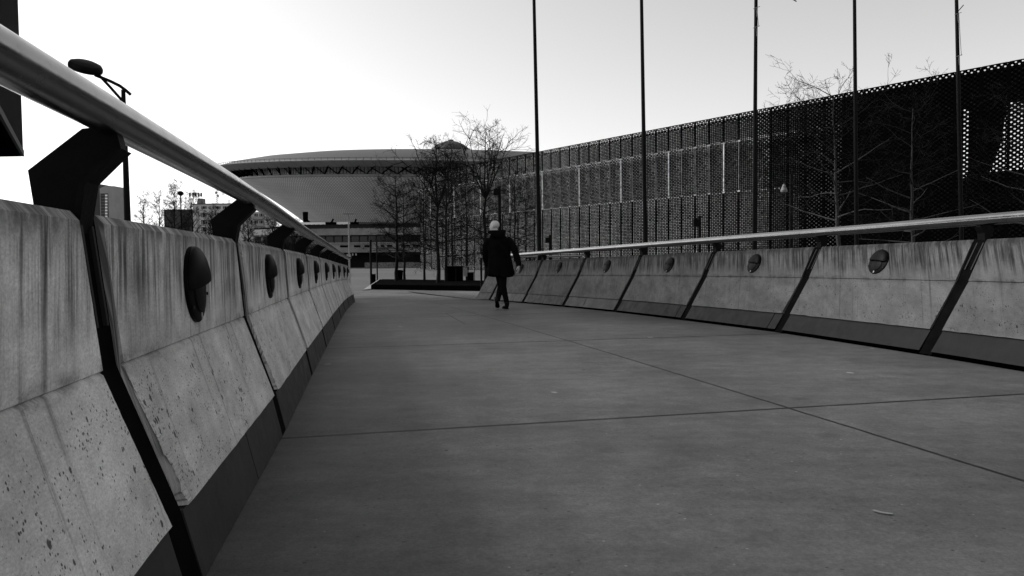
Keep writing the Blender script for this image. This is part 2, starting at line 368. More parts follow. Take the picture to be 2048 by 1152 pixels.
# handrails: posts stand in the gaps and carry the rail
def make_rail(side, label, rc, prof, joints, rad, last):
    root = empty('handrail', tuple(side.frame(1)[0]), label, 'handrail', 'handrails on the parapets')
    nb = len(side.B)
    for i in range(1, nb - 1):
        mb = MB(); b, d, o = side.frame(i)
        so, sz = side.so, side.sz
        def P(off, z, sl): return side.pt(i, 0, off, z, sl)
        # flange in the gap, following the bent section, recessed
        w = .0745
        path = [(.012, .0), (so[1] + .018, sz[1]), (so[2] + .018, sz[2]), (so[3] + .02, sz[3] - .004)]
        rings = [[P(a, z, -w), P(a, z, w), P(a + .07, z, w), P(a + .07, z, -w)] for a, z in path]; mb.loft(rings)
        mb.build('post', M_postb, root)
        # two raised channel edges on the upper part
        m2 = MB()
        for s_ in (-.045, .025):
            rings = [[P(a, z, s_), P(a, z, s_ + .012), P(a + .03, z, s_ + .012), P(a + .03, z, s_)] for a, z in ((so[2] + .009 + (so[3] - so[2]) * .25, sz[2] + (sz[3] - sz[2]) * .28), (so[3] + .009, sz[3] - .03))]
            m2.loft(rings)
        m2.build('post_channel', M_edge, root)
        # bracket plate above the wall: flat plate with a knee
        m3 = MB(); poly = [P(so[3] + a, sz[3] + z, -.022) for a, z in prof]; m3.prism(poly, d * .044)
        inner = [(prof[k]) for k in range(3)]
        rings = [[P(so[3] + a - .004, sz[3] + z, -.042), P(so[3] + a - .004, sz[3] + z, .042), P(so[3] + a + .012, sz[3] + z, .042), P(so[3] + a + .012, sz[3] + z, -.042)] for a, z in inner]
        m3.loft(rings); m3.build('bracket', M_steel, root)
    # rail
    pts = []
    for i in range(0, nb):
        dz_ = -.014 * max(0, min(3, i - 2)) if side is LS else 0; pts.append(side.pt(i, 0, side.so[3] + rc[0], side.sz[3] + rc[1] + dz_))
        if i == nb - 1: pts[-1] = side.pt(i, 0, side.so[3] + rc[0], side.sz[3] + rc[1], last)
    # smooth (Catmull-Rom)
    sm = []
    for i in range(len(pts) - 1):
        p0, p1, p2, p3 = pts[max(0, i - 1)], pts[i], pts[i + 1], pts[min(len(pts) - 1, i + 2)]
        for k in range(8):
            t = k / 8; sm.append(.5 * ((2 * p1) + (p2 - p0) * t + (2 * p0 - 5 * p1 + 4 * p2 - p3) * t * t + (3 * p1 - p0 - 3 * p2 + p3) * t ** 3))
    sm.append(pts[-1])
    cuts = [0] + joints + [len(sm) - 1]
    for a, b in zip(cuts[:-1], cuts[1:]):
        seg = [Vector(p) for p in sm[a:b + 1]]
        if a: seg[0] = seg[0].lerp(seg[1], .012)
        m = MB(); m.tube(seg, rad, 40); m.build('rail', M_rail, root, smooth=40)
        if a:
            m = MB(); m.tube([sm[a].lerp(sm[a - 1], .02), seg[0].lerp(seg[1], .02)], rad * .96, 24); m.build('rail_joint', M_black, root)
    return root
LPROF = [(.024, -.06), (-.005, .068), (-.085, .145), (-.075, .2), (-.005, .19), (.118, .095), (.112, -.02)]
RPROF = [(.03, -.06), (.018, .055), (-.02, .115), (-.01, .15), (.065, .145), (.135, .085), (.08, -.02)]
LR = make_rail(LS, 'thick metal handrail on bent black brackets above the left parapet', (-.062, .221), LPROF, [21, 45], .0445, .05)
RR = make_rail(RS, 'bright metal handrail running along the top of the right parapet', (-.003, .175), RPROF, [25], .05, .3)

# round bulkhead lights
def make_light(side, i, f, label):
    so, sz = side.so, side.sz; zc = (sz[2] + sz[3]) / 2 - .005; offc = (so[2] + so[3]) / 2
    c = side.pt(i, f, offc, zc)
    b, d, o = side.frame(i, f)
    upv = (side.pt(i, f, so[3], sz[3]) - side.pt(i, f, so[2], sz[2])).normalized()
    n = d.cross(upv).normalized()
    if n.dot(o) > 0: n = -n              # towards the walkway
    r = .138; dd = upv.cross(n).normalized()
    root = empty('wall_light', tuple(c), label, 'wall light', 'round wall lights on the parapets')
    def disc(mb, rad, h0, h1, N=36, bev=.008):
        mb.loft([[c + (dd * math.cos(a) + upv * math.sin(a)) * q + n * h for a in [2 * math.pi * k / N for k in range(N)]] for q, h in ((rad, h0), (rad, h1 - bev * .6), (rad - bev, h1))])
    m = MB(); disc(m, r, -.01, .016); m.build('backplate', M_lamp, root, smooth=40)
    # hood: quarter-ellipsoid on the upper half
    m = MB(); NA, NB = 24, 12; proj = .042
    vs = []; fs = []
    def hood(sc):
        q = []
        for ia in range(NA + 1):
            a = math.pi * ia / NA
            for ib in range(NB + 1):
                e = math.pi / 2 * ib / NB
                # ib=0 at rim of plate, ib=NB : front centre edge (the hood's lower open rim)
                x = math.cos(a) * math.cos(e); z = math.sin(a) * 1.0
                q.append((x, z, e))
        return q
    # param: lower rim is the half ellipse in the (dd, n) plane at height 0; surface rises to the top of the plate
    for sc in (1.0, .955):
        for iz in range(NB + 1):
            t = iz / NB * math.pi / 2
            zz = math.sin(t) * r * .97 * sc; ww = math.cos(t) * r * .97 * sc; pp = proj * (math.cos(t) ** 1.1 if iz < NB else 0) * sc
            for ia in range(NA + 1):
                a = math.pi * ia / NA
                vs.append(c + upv * (zz + .004) + dd * math.cos(a) * ww + n * (.015 + math.sin(a) * pp))
    W_ = NA + 1; T_ = (NB + 1) * W_
    for q in range(2):
        for iz in range(NB):
            for ia in range(NA): 
                k = q * T_ + iz * W_ + ia; fs.append((k, k + 1, k + W_ + 1, k + W_))
    for ia in range(NA): fs.append((ia, ia + 1, T_ + ia + 1, T_ + ia))
    m.add(vs, fs); m.build('hood', M_lamp, root, smooth=50, fix=True)
    m = MB(); N = 28
    m.loft([[c + dd * math.cos(a) * q + upv * (math.sin(a) * q * 1.0 - .03) + n * h for a in [2 * math.pi * k / N for k in range(N)]] for q, h in ((.075, .012), (.073, .022), (.05, .03))])
    m.build('lens', M_lens, root, smooth=40)
    m = MB(); m.box(c - upv * .118 + n * .0175, (.014, .022, .003), (dd, upv, n)); m.build('label_plate', M_plate, root)
    for sx in (-1, 1):
        m = MB(); q = c - upv * .06 + dd * sx * .118 + n * .017; m.tube([q, q + n * .005], .006, 8); m.build('screw', M_edge, root)
    return root
ordn = ['nearest', 'second nearest', 'third nearest', 'fourth nearest', 'fifth nearest', 'sixth nearest', 'seventh nearest', 'eighth nearest', 'ninth nearest', 'tenth nearest']
for k, i in enumerate(range(2, 11)):
    make_light(LS, i, .475, '%s round black wall light with rounded hood on the left parapet' % ordn[k].capitalize() if k < 8 else 'farthest round black wall light at the far end of the left parapet')
make_light(LS, 1, .475, 'round black wall light on the left parapet beside the camera, out of view')
for k, i in enumerate(range(2, 8)):
    make_light(RS, i, .5, '%s round black wall light with half hood on the right parapet' % ordn[k] if k < 5 else 'farthest round wall light on the right parapet, behind the walking man\'s hand')

# ---------------------------------------------------------------- deck, pavement, ground
def interp(side, Y, add):
    B = side.B
    for i in range(len(B) - 1):
        if B[i].y <= Y <= B[i + 1].y:
            f = (Y - B[i].y) / (B[i + 1].y - B[i].y); return B[i].x + (B[i + 1].x - B[i].x) * f + add
    return (B[0].x if Y < B[0].y else B[-1].x) + add
def sheet(name, m, ys, xl, xr, zfun, nx=10, kind='structure', thick=0):
    mb = MB(); 
    for Y in ys:
        a, b = xl(Y), xr(Y)
        for k in range(nx + 1):
            X = a + (b - a) * k / nx; mb.v.append((X, Y, zfun(X, Y)))
    n = nx + 1
    for j in range(len(ys) - 1):
        for k in range(nx): mb.f.append((j * n + k, j * n + k + 1, (j + 1) * n + k + 1, (j + 1) * n + k))
    if thick:
        base = len(mb.v); mb.v += [(x, y, z - thick) for x, y, z in mb.v]
        loop = [k for k in range(n)] + [j * n + n - 1 for j in range(1, len(ys))] + [(len(ys) - 1) * n + k for k in range(n - 2, -1, -1)] + [j * n for j in range(len(ys) - 2, 0, -1)]
        for q in range(len(loop)): mb.f.append((loop[q], loop[(q + 1) % len(loop)], base + loop[(q + 1) % len(loop)], base + loop[q]))
    o = mb.build(name, m, fix=False); return tag(o, kind=kind)
ys = [-3 + k * (23.2 / 46) for k in range(47)]
dk = sheet('walkway_deck', M_deck, ys, lambda Y: interp(LS, Y, -.02), lambda Y: interp(RS, Y, -.05), zf, 12, thick=.2)
gut = sheet('drain_gutter', M_black, ys, lambda Y: interp(RS, Y, -.08), lambda Y: interp(RS, Y, .75), lambda X, Y: zf(X, Y) - .05, 3)
gut2 = sheet('walkway_edge', M_black, ys, lambda Y: interp(LS, Y, -.5), lambda Y: interp(LS, Y, .02), lambda X, Y: zf(X, Y) - .05, 3)
ys2 = [20.2 + k * .8 for k in range(16)]
sheet('pavement', M_pave, ys2, lambda Y: -14.0, lambda Y: 3.5 if Y > 21.2 else 1.2, lambda X, Y: zf(X, Y) - .001, 24, thick=.1)
g0 = MB(); g0.add([(-2500, -300, GZ), (2500, -300, GZ), (2500, 4000, GZ), (-2500, 4000, GZ)], [(0, 1, 2, 3)])
gr = g0.build('ground', M_plaza, fix=False)
gr.location.z = -.06; tag(gr, kind='structure')
sheet('plaza', M_plaza, [32.2, 60, 116], lambda Y: -90, lambda Y: 60, lambda X, Y: GZ, 4)
q = [deck(815, 583), deck(880, 581.5), deck(1000, 599), deck(955, 600)]
ms = MB(); ms.add([(p.x, p.y, zf(p.x, p.y) + .006) for p in q], [(0, 1, 2, 3)]); tag(ms.build('sett_paving', M_setts, fix=False), kind='structure')


# ---------------------------------------------------------------- far stadium (saucer-shaped arena)
def b_scales(g, b, nt):
    uv = g.n('ShaderNodeUVMap').outputs[0]; u, v, _ = g.sep(uv)
    su = g.m('SINE', g.m('MULTIPLY', u, 2 * math.pi)); sv = g.m('SINE', g.m('MULTIPLY', v, 2 * math.pi))
    k = g.step(g.m('ADD', g.m('MULTIPLY', su, sv), g.m('MULTIPLY', su, .55)), -.35, .9)
    t = g.mul(g.m('MULTIPLY_ADD', k, .5, .38), g.ramp(g.noise(uv, .06, 4, .6), [(.3, .85), (.7, 1.15)]))
    b_concrete_mult(g, t, b)
def b_seams(base, n):
    def f(g, b, nt):
        uv = g.n('ShaderNodeUVMap').outputs[0]; u, v, _ = g.sep(uv)
        k = g.m('GREATER_THAN', g.m('FRACT', g.m('MULTIPLY', u, n)), .12)
        t = g.mul(g.m('MULTIPLY_ADD', k, .18, .82), g.ramp(g.noise(uv, .12, 4, .6), [(.3, .88), (.7, 1.12)]), base); b_concrete_mult(g, t, b)
    return f
M_scale = material('scaled_metal_cladding', b_scales, rough=.6)
M_roof = material('ribbed_roof_sheet', b_seams(.022, .33), rough=.6)
M_fascia = material('grey_fascia_sheet', b_seams(.2, .33), rough=.65)
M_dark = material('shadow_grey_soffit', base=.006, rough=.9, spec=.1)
M_bandglass = material('sky_painted_band_glazing', base=.85, rough=.25)  # bright sky seen through the band, painted into the glass colour
SC = Vector(((905 - 1024) / F * 197, 197, 0))
arena = empty('arena', (SC.x, SC.y, GZ), 'huge grey saucer-shaped arena with glazed band and cupola beyond the plaza', 'arena')
def ring(r, z, tl, N, k0=0):
    return [Vector((SC.x + r * math.cos(a), SC.y + r * math.sin(a), z + tl * r * math.sin(a) - .0186 * r * math.cos(a))) for a in [2 * math.pi * k / N for k in range(N + 1)]]
def surf(name, prof, m, N=240, du=.45, dv=.7, smooth=True):
    mb = MB(); uv = []; vacc = 0; last = None
    for r, z, tl in prof:
        rg = ring(r, z, tl, N)
        if last: vacc += math.hypot(r - last[0], z - last[1])
        last = (r, z)
        for k, p in enumerate(rg): mb.v.append(tuple(p)); uv.append((2 * math.pi * prof[0][0] * k / N / du, vacc / dv))
    for j in range(len(prof) - 1):
        for k in range(N): mb.f.append((j * (N + 1) + k, j * (N + 1) + k + 1, (j + 1) * (N + 1) + k + 1, (j + 1) * (N + 1) + k))
    return mb.build(name, m, arena, smooth=smooth, uv=uv)
def mixp(a, b, f, sag=0): return (a[0] + (b[0] - a[0]) * f - sag * math.sin(math.pi * f), a[1] + (b[1] - a[1]) * f - .4 * sag * math.sin(math.pi * f), a[2] + (b[2] - a[2]) * f)
TXX = -.0186
A0, A1 = (37.5, 10.2, .045), (52, 20.3, .072)
surf('lower_shell', [mixp(A0, A1, k / 10, 1.0) for k in range(11)], M_scale, du=.55, dv=.6)
surf('plinth_ring', [(36, GZ, 0), (37.5, 10.2, .045)], M_dgrey)
surf('shell_lip', [(52, 20.3, .072), (52.4, 20.7, .072), (52.2, 21.0, .072), (50.5, 21.0, .072)], M_fascia)
surf('band_glazing', [(50.2, 20.9, .072), (50.2, 22.8, .072)], M_bandglass)
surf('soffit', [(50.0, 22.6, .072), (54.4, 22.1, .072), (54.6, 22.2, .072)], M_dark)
surf('rim_fascia', [(54.6, 22.15, .072), (57.2, 23.1, .072), (57.6, 23.3, .072), (57.0, 23.45, .072)], M_fascia, du=1, dv=1)
DOME = [(57.0, 23.45, .072), (54, 24.4, .072), (48, 25.6, .072), (40, 26.6, .072), (30, 27.3, .072), (20, 27.8, .068), (10, 28.1, .05), (5, 28.2, .03)]
surf('roof', DOME, M_roof, du=1, dv=1)
surf('cupola', [(5.6, 28.0, .03), (5.6, 28.5, .02), (4.9, 29.6, .01), (3.4, 30.7, 0), (1.6, 31.4, 0), (.8, 31.6, 0), (.7, 31.9, 0), (.05, 32.0, 0)], M_roof, N=32, du=1)
mb = MB()
for k in range(14):
    a = 2 * math.pi * k / 14; p = SC + Vector((5.3 * math.cos(a), 5.3 * math.sin(a), 28.9)); t = Vector((-math.sin(a), math.cos(a), 0))
    mb.box(p, (1.2, .3, .8), (t, Vector((math.cos(a), math.sin(a), 0)), Vector((0, 0, 1))))
mb.build('cupola_windows', M_glass, arena)
def rp(r, z, tl, a): return Vector((SC.x + r * math.cos(a), SC.y + r * math.sin(a), z + tl * r * math.sin(a) + TXX * r * math.cos(a)))
mb = MB(); NT = 104
for k in range(NT):
    a = 2 * math.pi * k / NT; b = 2 * math.pi * (k + 1) / NT
    mb.tube([rp(52.1, 20.9, .072, a), rp(55.2, 22.5, .072, b)], .19, 4); mb.tube([rp(52.1, 20.9, .072, b), rp(51.4, 22.6, .072, a)], .13, 4)
mb.build('truss_ring', M_black, arena)
mb = MB()
for k in range(400):
    a = 2 * math.pi * k / 400; mb.tube([rp(50.3, 20.9, .072, a), rp(50.3, 22.8, .072, a)], .06, 4)
mb.build('mullion_ring', M_black, arena)
mb = MB(); rr_ = [rp(57.3, 23.8, .072, 2 * math.pi * k / 120) for k in range(121)]; mb.tube(rr_, .05, 4)
for k in range(240): a = 2 * math.pi * k / 240; mb.tube([rp(57.3, 23.3, .072, a), rp(57.3, 23.8, .072, a)], .05, 4)
mb.build('rim_railing', M_dgrey, arena)

# low pavilion in front of the arena
pv = empty('entrance_pavilion', (-20, 118, GZ), 'long low entrance pavilion with sloping roof and stone base wall in front of the arena', 'pavilion')
def zat(py, Y, px=760): return at(px, py, Y).z
x0, x1 = at(500, 480, 118).x, at(1015, 480, 118).x; xm = (x0 + x1) / 2; Lx = x1 - x0
zt, zr, zb, zc, zd = zat(469, 118), zat(451, 146), zat(479, 118), zat(486.5, 118) , zat(504.5, 118)
def slab(name, ya, yb, za, zb_, m, a=x0, b=x1): mb = MB(); mb.box(((a + b) / 2, (ya + yb) / 2, (za + zb_) / 2), (b - a, yb - ya, zb_ - za)); return mb.build(name, m, pv)
z1, z2, z3, z4, z5, z6 = [zat(y, 118) for y in (457, 470, 486, 504.5, 527, 541)]
M_pav = material('pavilion_fascia_board', base=.11, rough=.75, var=.3, scale=.6)
mb = MB(); mb.prism([(x0, 118, z1), (x0, 146, zat(449, 146)), (x0, 146, z1 - .6), (x0, 118, z1 - .25)], (Lx, 0, 0)); mb.build('skylight_roof', M_pav, pv)
mb = MB()
for k in range(46):
    X = x0 + k * Lx / 45; mb.tube([(X, 118.2, z1 + .06), (X + 1.2, 145.8, zat(449, 146) + .06)], .07, 4)
mb.build('roof_bars', M_dark, pv)
slab('upper_fascia', 116.6, 119, z2, z1, M_pav); slab('window_band', 119.6, 121, z3, z2, M_glass)
mb = MB()
for k in range(30): mb.box((x0 + (k + .5) * Lx / 30, 119.5, (z2 + z3) / 2), (.14, .14, z2 - z3))
mb.build('window_posts', M_dgrey, pv)
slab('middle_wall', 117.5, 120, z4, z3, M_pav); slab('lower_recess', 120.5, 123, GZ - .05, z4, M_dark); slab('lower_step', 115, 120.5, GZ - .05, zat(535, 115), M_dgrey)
rnd = random.Random(5); X = x0 + 2
while X < x1 - 2:
    w = rnd.uniform(.5, 1.6); mb = MB(); mb.box((X, 117.48, z3 - (z3 - z4) * .33), (w, .06, .32)); mb.build('slot_window', M_black, pv); X += w + rnd.uniform(.3, 1.8)
mb = MB(); mb.box((xm, 117.3, z3 + .05), (Lx, .1, .1)); mb.build('ledge', M_plate, pv)
M_stone = material('rubble_stone', base=.06, rough=.9, var=.7, scale=4)
bw = MB(); xa, xb = at(730, 530, 112).x, at(1015, 530, 112).x; bw.box(((xa + xb) / 2, 112, (zat(525, 112) + GZ) / 2), (xb - xa, .6, zat(525, 112) - GZ))
tag(bw.build('stone_wall', M_stone), 'rough pale stone retaining wall across the plaza before the pavilion', 'wall')
for k, (px, w) in enumerate(((662, 4), (709, 3))):
    mb = MB(); p = at(px, 447, 146); mb.box(p + Vector((0, 0, -.1)), (w * .5, .8, .7)); mb.tube([p, p + Vector((w * .12, 0, .9))], .18, 6); mb.build('roof_vent', M_black, pv)
mb = MB(); p = at(611, 436, 150); mb.tube([p + Vector((0, 0, 1.2)), p + Vector((0, 0, -.6)), p + Vector((1.2, 0, -1.6))], .55, 8); mb.build('flue', M_black, pv)
# bright white strip at arena foot
mb = MB(); q0, q1 = at(585, 447, 148), at(700, 447, 148); mb.box((q0 + q1) / 2 + Vector((0, 0, -.1)), ((q1 - q0).x, .4, .7)); mb.build('white_parapet_strip', material('white_paint', base=.8, rough=.6), pv)

# ---------------------------------------------------------------- mesh-clad building on the right
bA, bB = Vector((-12.0, 98.1, 0)), Vector((29.2, 42.6, 0)); fd = (bB - bA).normalized(); fn = Vector((fd.y, -fd.x, 0))
if fn.x < 0 and fn.y > 0: pass
if fn.dot(Vector((0, 0, 0)) - bA) < 0: fn = -fn          # towards the camera side
TOP = 11.88
mesh_b = empty('mesh_clad_building', tuple(bA + Vector((0, 0, GZ))), 'long black building wrapped in perforated metal mesh panels along the right', 'building')
def b_mesh(bright):
    def f(g, b, nt):
        uv = g.n('ShaderNodeUVMap').outputs[0]; u, v, _ = g.sep(uv)
        def lattice(du, dv, pu, pv):
            a1 = g.m('MULTIPLY', g.m('ADD', u, du), math.pi / pu); a2 = g.m('MULTIPLY', g.m('ADD', v, dv), math.pi / pv)
            return g.m('MAXIMUM', g.m('ABSOLUTE', g.m('MULTIPLY', g.m('SINE', a1), g.m('SINE', a2))), g.m('ABSOLUTE', g.m('MULTIPLY', g.m('COSINE', a1), g.m('COSINE', a2))))
        PU, PV = .355, .27
        facet_glint = g.step(lattice(.0, .0, PU, PV), .84, .94)  # light caught on the mesh strands, painted into the colour
        hole = g.m('GREATER_THAN', lattice(.0, PV * .5, PU, PV), .885)
        tc = g.n('ShaderNodeTexCoord').outputs['Object']; oi = g.n('ShaderNodeObjectInfo').outputs['Random']
        band = g.mul(g.step(v, 6.25, 6.45), g.m('SUBTRACT', 1.0, g.step(v, 10.1, 10.3)))
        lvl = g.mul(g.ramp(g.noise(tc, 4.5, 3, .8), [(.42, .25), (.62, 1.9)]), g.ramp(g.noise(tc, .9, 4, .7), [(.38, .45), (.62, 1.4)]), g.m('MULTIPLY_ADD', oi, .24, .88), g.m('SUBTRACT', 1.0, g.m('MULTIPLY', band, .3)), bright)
        seam = g.m('MULTIPLY', g.step(u, .04, .10), g.m('SUBTRACT', 1.0, g.step(u, 1.34, 1.40)))
        t = g.m('ADD', g.mul(facet_glint, lvl, seam), .0015); b_concrete_mult(g, t, b)
        tr = g.n('ShaderNodeBsdfTransparent'); mx = g.n('ShaderNodeMixShader'); g.l(hole, mx.inputs[0]); g.l(b.outputs[0], mx.inputs[1]); g.l(tr.outputs[0], mx.inputs[2])
        out = [n for n in nt.nodes if n.type == 'OUTPUT_MATERIAL'][0]; g.l(mx.outputs[0], out.inputs[0])
    return f
M_mesh_glints = [material('perforated_mesh_glint_%s' % n, b_mesh(l), base=.0012, rough=.9, spec=0.0) for n, l in (('pale', .40), ('grey', .32), ('dim', .2), ('dark', .05), ('black', .004))]  # one mesh in steps of painted glint, dimmer rightward as facets turn away
M_mesh = M_mesh_glints[0]
def mesh_glint_m(k):
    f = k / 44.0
    return M_mesh_glints[0 if f < .58 else 1 if f < .74 else 2 if f < .84 else 3 if f < .93 else 4]
PW = 1.42; NP = 58; z0m = GZ
def fp(s, out, z): return bA + fd * s + fn * out + Vector((0, 0, z))
first = None
for k in range(NP):
    s_ = k * PW
    if first is None:
        mb = MB(); mb.v = [tuple(fp(0, 0, z0m)), tuple(fp(PW, 0, z0m)), tuple(fp(PW, 0, TOP)), tuple(fp(0, 0, TOP))]; mb.f = [(0, 1, 2, 3)]
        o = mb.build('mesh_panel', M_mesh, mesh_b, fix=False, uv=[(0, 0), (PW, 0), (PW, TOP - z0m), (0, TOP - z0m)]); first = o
        mb = MB()
        for e in (0,): mb.box(fp(e, -.03, (z0m + TOP) / 2), (.09, .05, TOP - z0m), (fd, fn, Vector((0, 0, 1))))
        for z in (TOP - .03,): mb.box(fp(PW / 2, .03, z), (PW - .13, .06, .06), (fd, fn, Vector((0, 0, 1))))
        fr = mb.build('panel_frame', M_black, first); fr.location = (0, 0, 0)
        for v in fr.data.vertices: pass
        base_loc = first.location.copy(); fr.location = (0, 0, 0)
    else:
        o = first.copy(); col.objects.link(o); o.parent = mesh_b; o.material_slots[0].link = 'OBJECT'; o.material_slots[0].material = mesh_glint_m(k); o.location = first.location + fd * s_
        c = fr.copy(); col.objects.link(c); c.parent = o; c.location = fr.location
def wallseg(name, s0, s1, za, zb, m, inset, th=.3):
    mb = MB(); mb.box(fp((s0 + s1) / 2, -inset - th / 2, (za + zb) / 2), (s1 - s0, th, zb - za), (fd, fn, Vector((0, 0, 1)))); return mb.build(name, m, mesh_b)
def b_inner(base):
    def f(g, b, nt):
        tc = g.n('ShaderNodeTexCoord').outputs['Object']
        t = g.mul(g.ramp(g.noise(tc, .35, 5, .7), [(.3, .55), (.7, 1.35)]), g.ramp(g.noise(tc, 1, 4, .7, sc=(2.2, 2.2, .15)), [(.35, .6), (.65, 1.25)]), base); b_concrete_mult(g, t, b)
    return f
M_col = material('white_column_paint', base=.9, rough=.6)
M_colp = material('pale_weathered_strut', base=.22, rough=.7, var=.8, scale=3.5)
M_post = material('grey_strut', base=.10, rough=.7, var=.8, scale=3)
M_in1 = material('inner_cladding_pale_view', b_inner(.5), rough=.8); M_in2 = material('inner_cladding_mid_view', b_inner(.3), rough=.8); M_in3 = material('inner_cladding_dim_view', b_inner(.0015), rough=.95, spec=0.0)  # one inner wall, darkened rightward in colour to stand in for viewing angle
Ltot = NP * PW; LEN = (bB - bA).length
sA, sM = LEN * .735, LEN * .79
IT = TOP - .27
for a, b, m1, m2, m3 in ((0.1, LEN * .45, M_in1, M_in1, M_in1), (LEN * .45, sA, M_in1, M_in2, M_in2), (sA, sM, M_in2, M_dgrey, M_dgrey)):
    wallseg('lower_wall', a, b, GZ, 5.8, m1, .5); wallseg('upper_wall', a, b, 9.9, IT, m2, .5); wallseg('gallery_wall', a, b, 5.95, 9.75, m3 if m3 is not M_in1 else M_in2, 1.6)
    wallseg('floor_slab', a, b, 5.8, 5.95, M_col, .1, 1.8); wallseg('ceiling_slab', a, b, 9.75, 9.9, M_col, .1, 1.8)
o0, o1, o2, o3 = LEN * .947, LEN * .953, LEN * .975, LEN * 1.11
wallseg('dimmed_inner_wall', sM, Ltot, GZ, 5.5, M_in3, .5); wallseg('dimmed_inner_wall', sM, Ltot, 9.7, IT, M_in3, .5)
wallseg('dimmed_inner_wall', sM, o0, 5.5, 9.7, M_in3, .5); wallseg('dimmed_inner_wall', o3, Ltot, 5.5, 9.7, M_in3, .5)
mb = MB(); P_ = [fp(o1, -.5, 5.5), fp(o2 - .5, -.5, 5.5), fp(o2 + .15, -.5, 7.4), fp(o2 + .45, -.5, 9.7), fp(o1, -.5, 9.7)]; mb.prism(P_, -fn * .3); mb.build('dimmed_inner_wall', M_in3, mesh_b)
wallseg('sill_beam', o1, o3, 5.2, 5.7, M_in3, .3)
for k in range(0, 44):
    s_ = 1.0 + k * PW * 1.0
    if s_ > sA + 2: break
    mb = MB(); w = .16 if k % 4 == 2 else .045; w = .11 if k % 4 == 2 else .04; mb.box(fp(k * PW + .07, .06, 7.85), (w, .05, 3.7), (fd, fn, Vector((0, 0, 1)))); mb.build('gallery_column', M_colp if k % 4 == 2 else M_post, mesh_b)
    if s_ < sA:
        for z_ in (5.9, 9.75):
            mb = MB(); mb.box(fp(k * PW + .07, .06, z_), (.2, .05, .12), (fd, fn, Vector((0, 0, 1)))); mb.build('fixing_bracket', M_colp, mesh_b)
wallseg('cap_light_block', 0.1, Ltot, IT - .12, IT, M_in3, .04, .9)  # added slab that keeps sky light off the inner walls
# end wall and roof
mb = MB(); mb.box(fp(.05, -6, (GZ + IT) / 2), (.1, 11, IT - GZ), (fd, fn, Vector((0, 0, 1)))); mb.build('end_wall', M_in1, mesh_b)
mb = MB(); mb.box(fp(sM / 2, -6, IT - .1), (sM - .3, 10.4, .2), (fd, fn, Vector((0, 0, 1)))); mb.build('roof', M_dgrey, mesh_b)

# overhanging dark building at the upper left
oh = empty('overhanging_building', (-19.7, 30, 5), 'black ribbed overhanging building block cut off at the upper left edge', 'building')
c0 = at(43.5, 313, 30); dn = Vector((.497, -.867, 0)); dl = Vector((-1, .05, 0)).normalized()
P_ = [c0, c0 + dn * 16, c0 + dn * 16 + dl * 14, c0 + dl * 14]
mb = MB(); mb.prism(P_, (0, 0, 14)); mb.build('block', M_black, oh)
mb = MB()
for k in range(60): mb.box(c0 + dn * (.15 + k * .26) + Vector((.02, 0, 7)) , (.09, .06, 13.9), (Vector((dn.y, -dn.x, 0)), dn, Vector((0, 0, 1))))
mb.build('ribs', material('dark_rib_metal', base=.004, rough=.7, spec=.1), oh)
mb = MB(); mb.box(c0 + dn * 8 + Vector((.03, 0, .12)), (.12, 16, .24), (Vector((dn.y, -dn.x, 0)), dn, Vector((0, 0, 1)))); mb.build('edge_trim', M_steel, oh)

# ---------------------------------------------------------------- far left buildings
def window_on(parent, c, w, h, n=2, frame_m=None):
    mb = MB(); mb.box(c, (w, .12, h)); o = mb.build('window', M_dark, parent)
    mb = MB()
    for k in range(n): mb.box(c + Vector(((k + .5) * w / n - w / 2, -.08, 0)), (.14, .06, h))
    mb.box(c + Vector((0, -.08, h / 2)), (w, .06, .12)); s_ = mb.build('window_frame', M_white, None); s_.parent = o; s_.location = (0, 0, 0)
    return o
ap = empty('apartment_block', (at(430, 520, 300).x, 300, GZ), 'pale flat-roofed apartment block with antennas on its roof, behind bare trees', 'building')
Y = 300; a, b = at(385, 408, Y), at(533, 408, Y); th = 14
zt_ = at(430, 408.5, Y).z; zt2 = at(520, 424, Y).z
a2 = at(483, 408, Y)
mb = MB(); mb.box(((a.x + a2.x) / 2, Y + th / 2, (zt_ + GZ) / 2), (a2.x - a.x, th, zt_ - GZ)); mb.build('wall', M_white, ap)
mb = MB(); mb.box(((a2.x + b.x) / 2 + .01, Y - 2 + th / 2, (zt2 + GZ) / 2), (b.x - a2.x, th, zt2 - GZ)); mb.build('side_wing', M_white, ap)
l = at(323, 418, Y); mb = MB(); mb.box(((a.x + l.x) / 2 - .01, Y + 2 + th / 2, (at(350, 418, Y).z + GZ) / 2), (a.x - l.x, th, at(350, 418, Y).z - GZ)); mb.build('grey_wing', M_dgrey, ap)
mb = MB(); mb.box(((a.x + a2.x) / 2, Y + th / 2, zt_ + .15), (a2.x - a.x + .6, th + .6, .3)); mb.build('roof_edge', M_dgrey, ap)
for py in (415, 430, 444, 458):
    for px, w in ((408, 2.0), (420, .8), (426, .8), (436, 2.0), (451, 2.0), (465, 2.0), (478, 2.0)): window_on(ap, at(px, py, Y) + Vector((0, -.02, 0)), w, 1.1 if py == 415 else 1.7)
for py in (431, 445, 459):
    for px in (512, 523): window_on(ap, at(px, py, Y - 2) + Vector((0, -.02, 0)), 1.6, 1.7)
for py in (436, 450):
    p = at(518, py, Y - 2); mb = MB(); mb.box(p + Vector((0, -.7, 0)), (4.8, 1.4, 1.1)); mb.build('balcony', M_grey, ap)
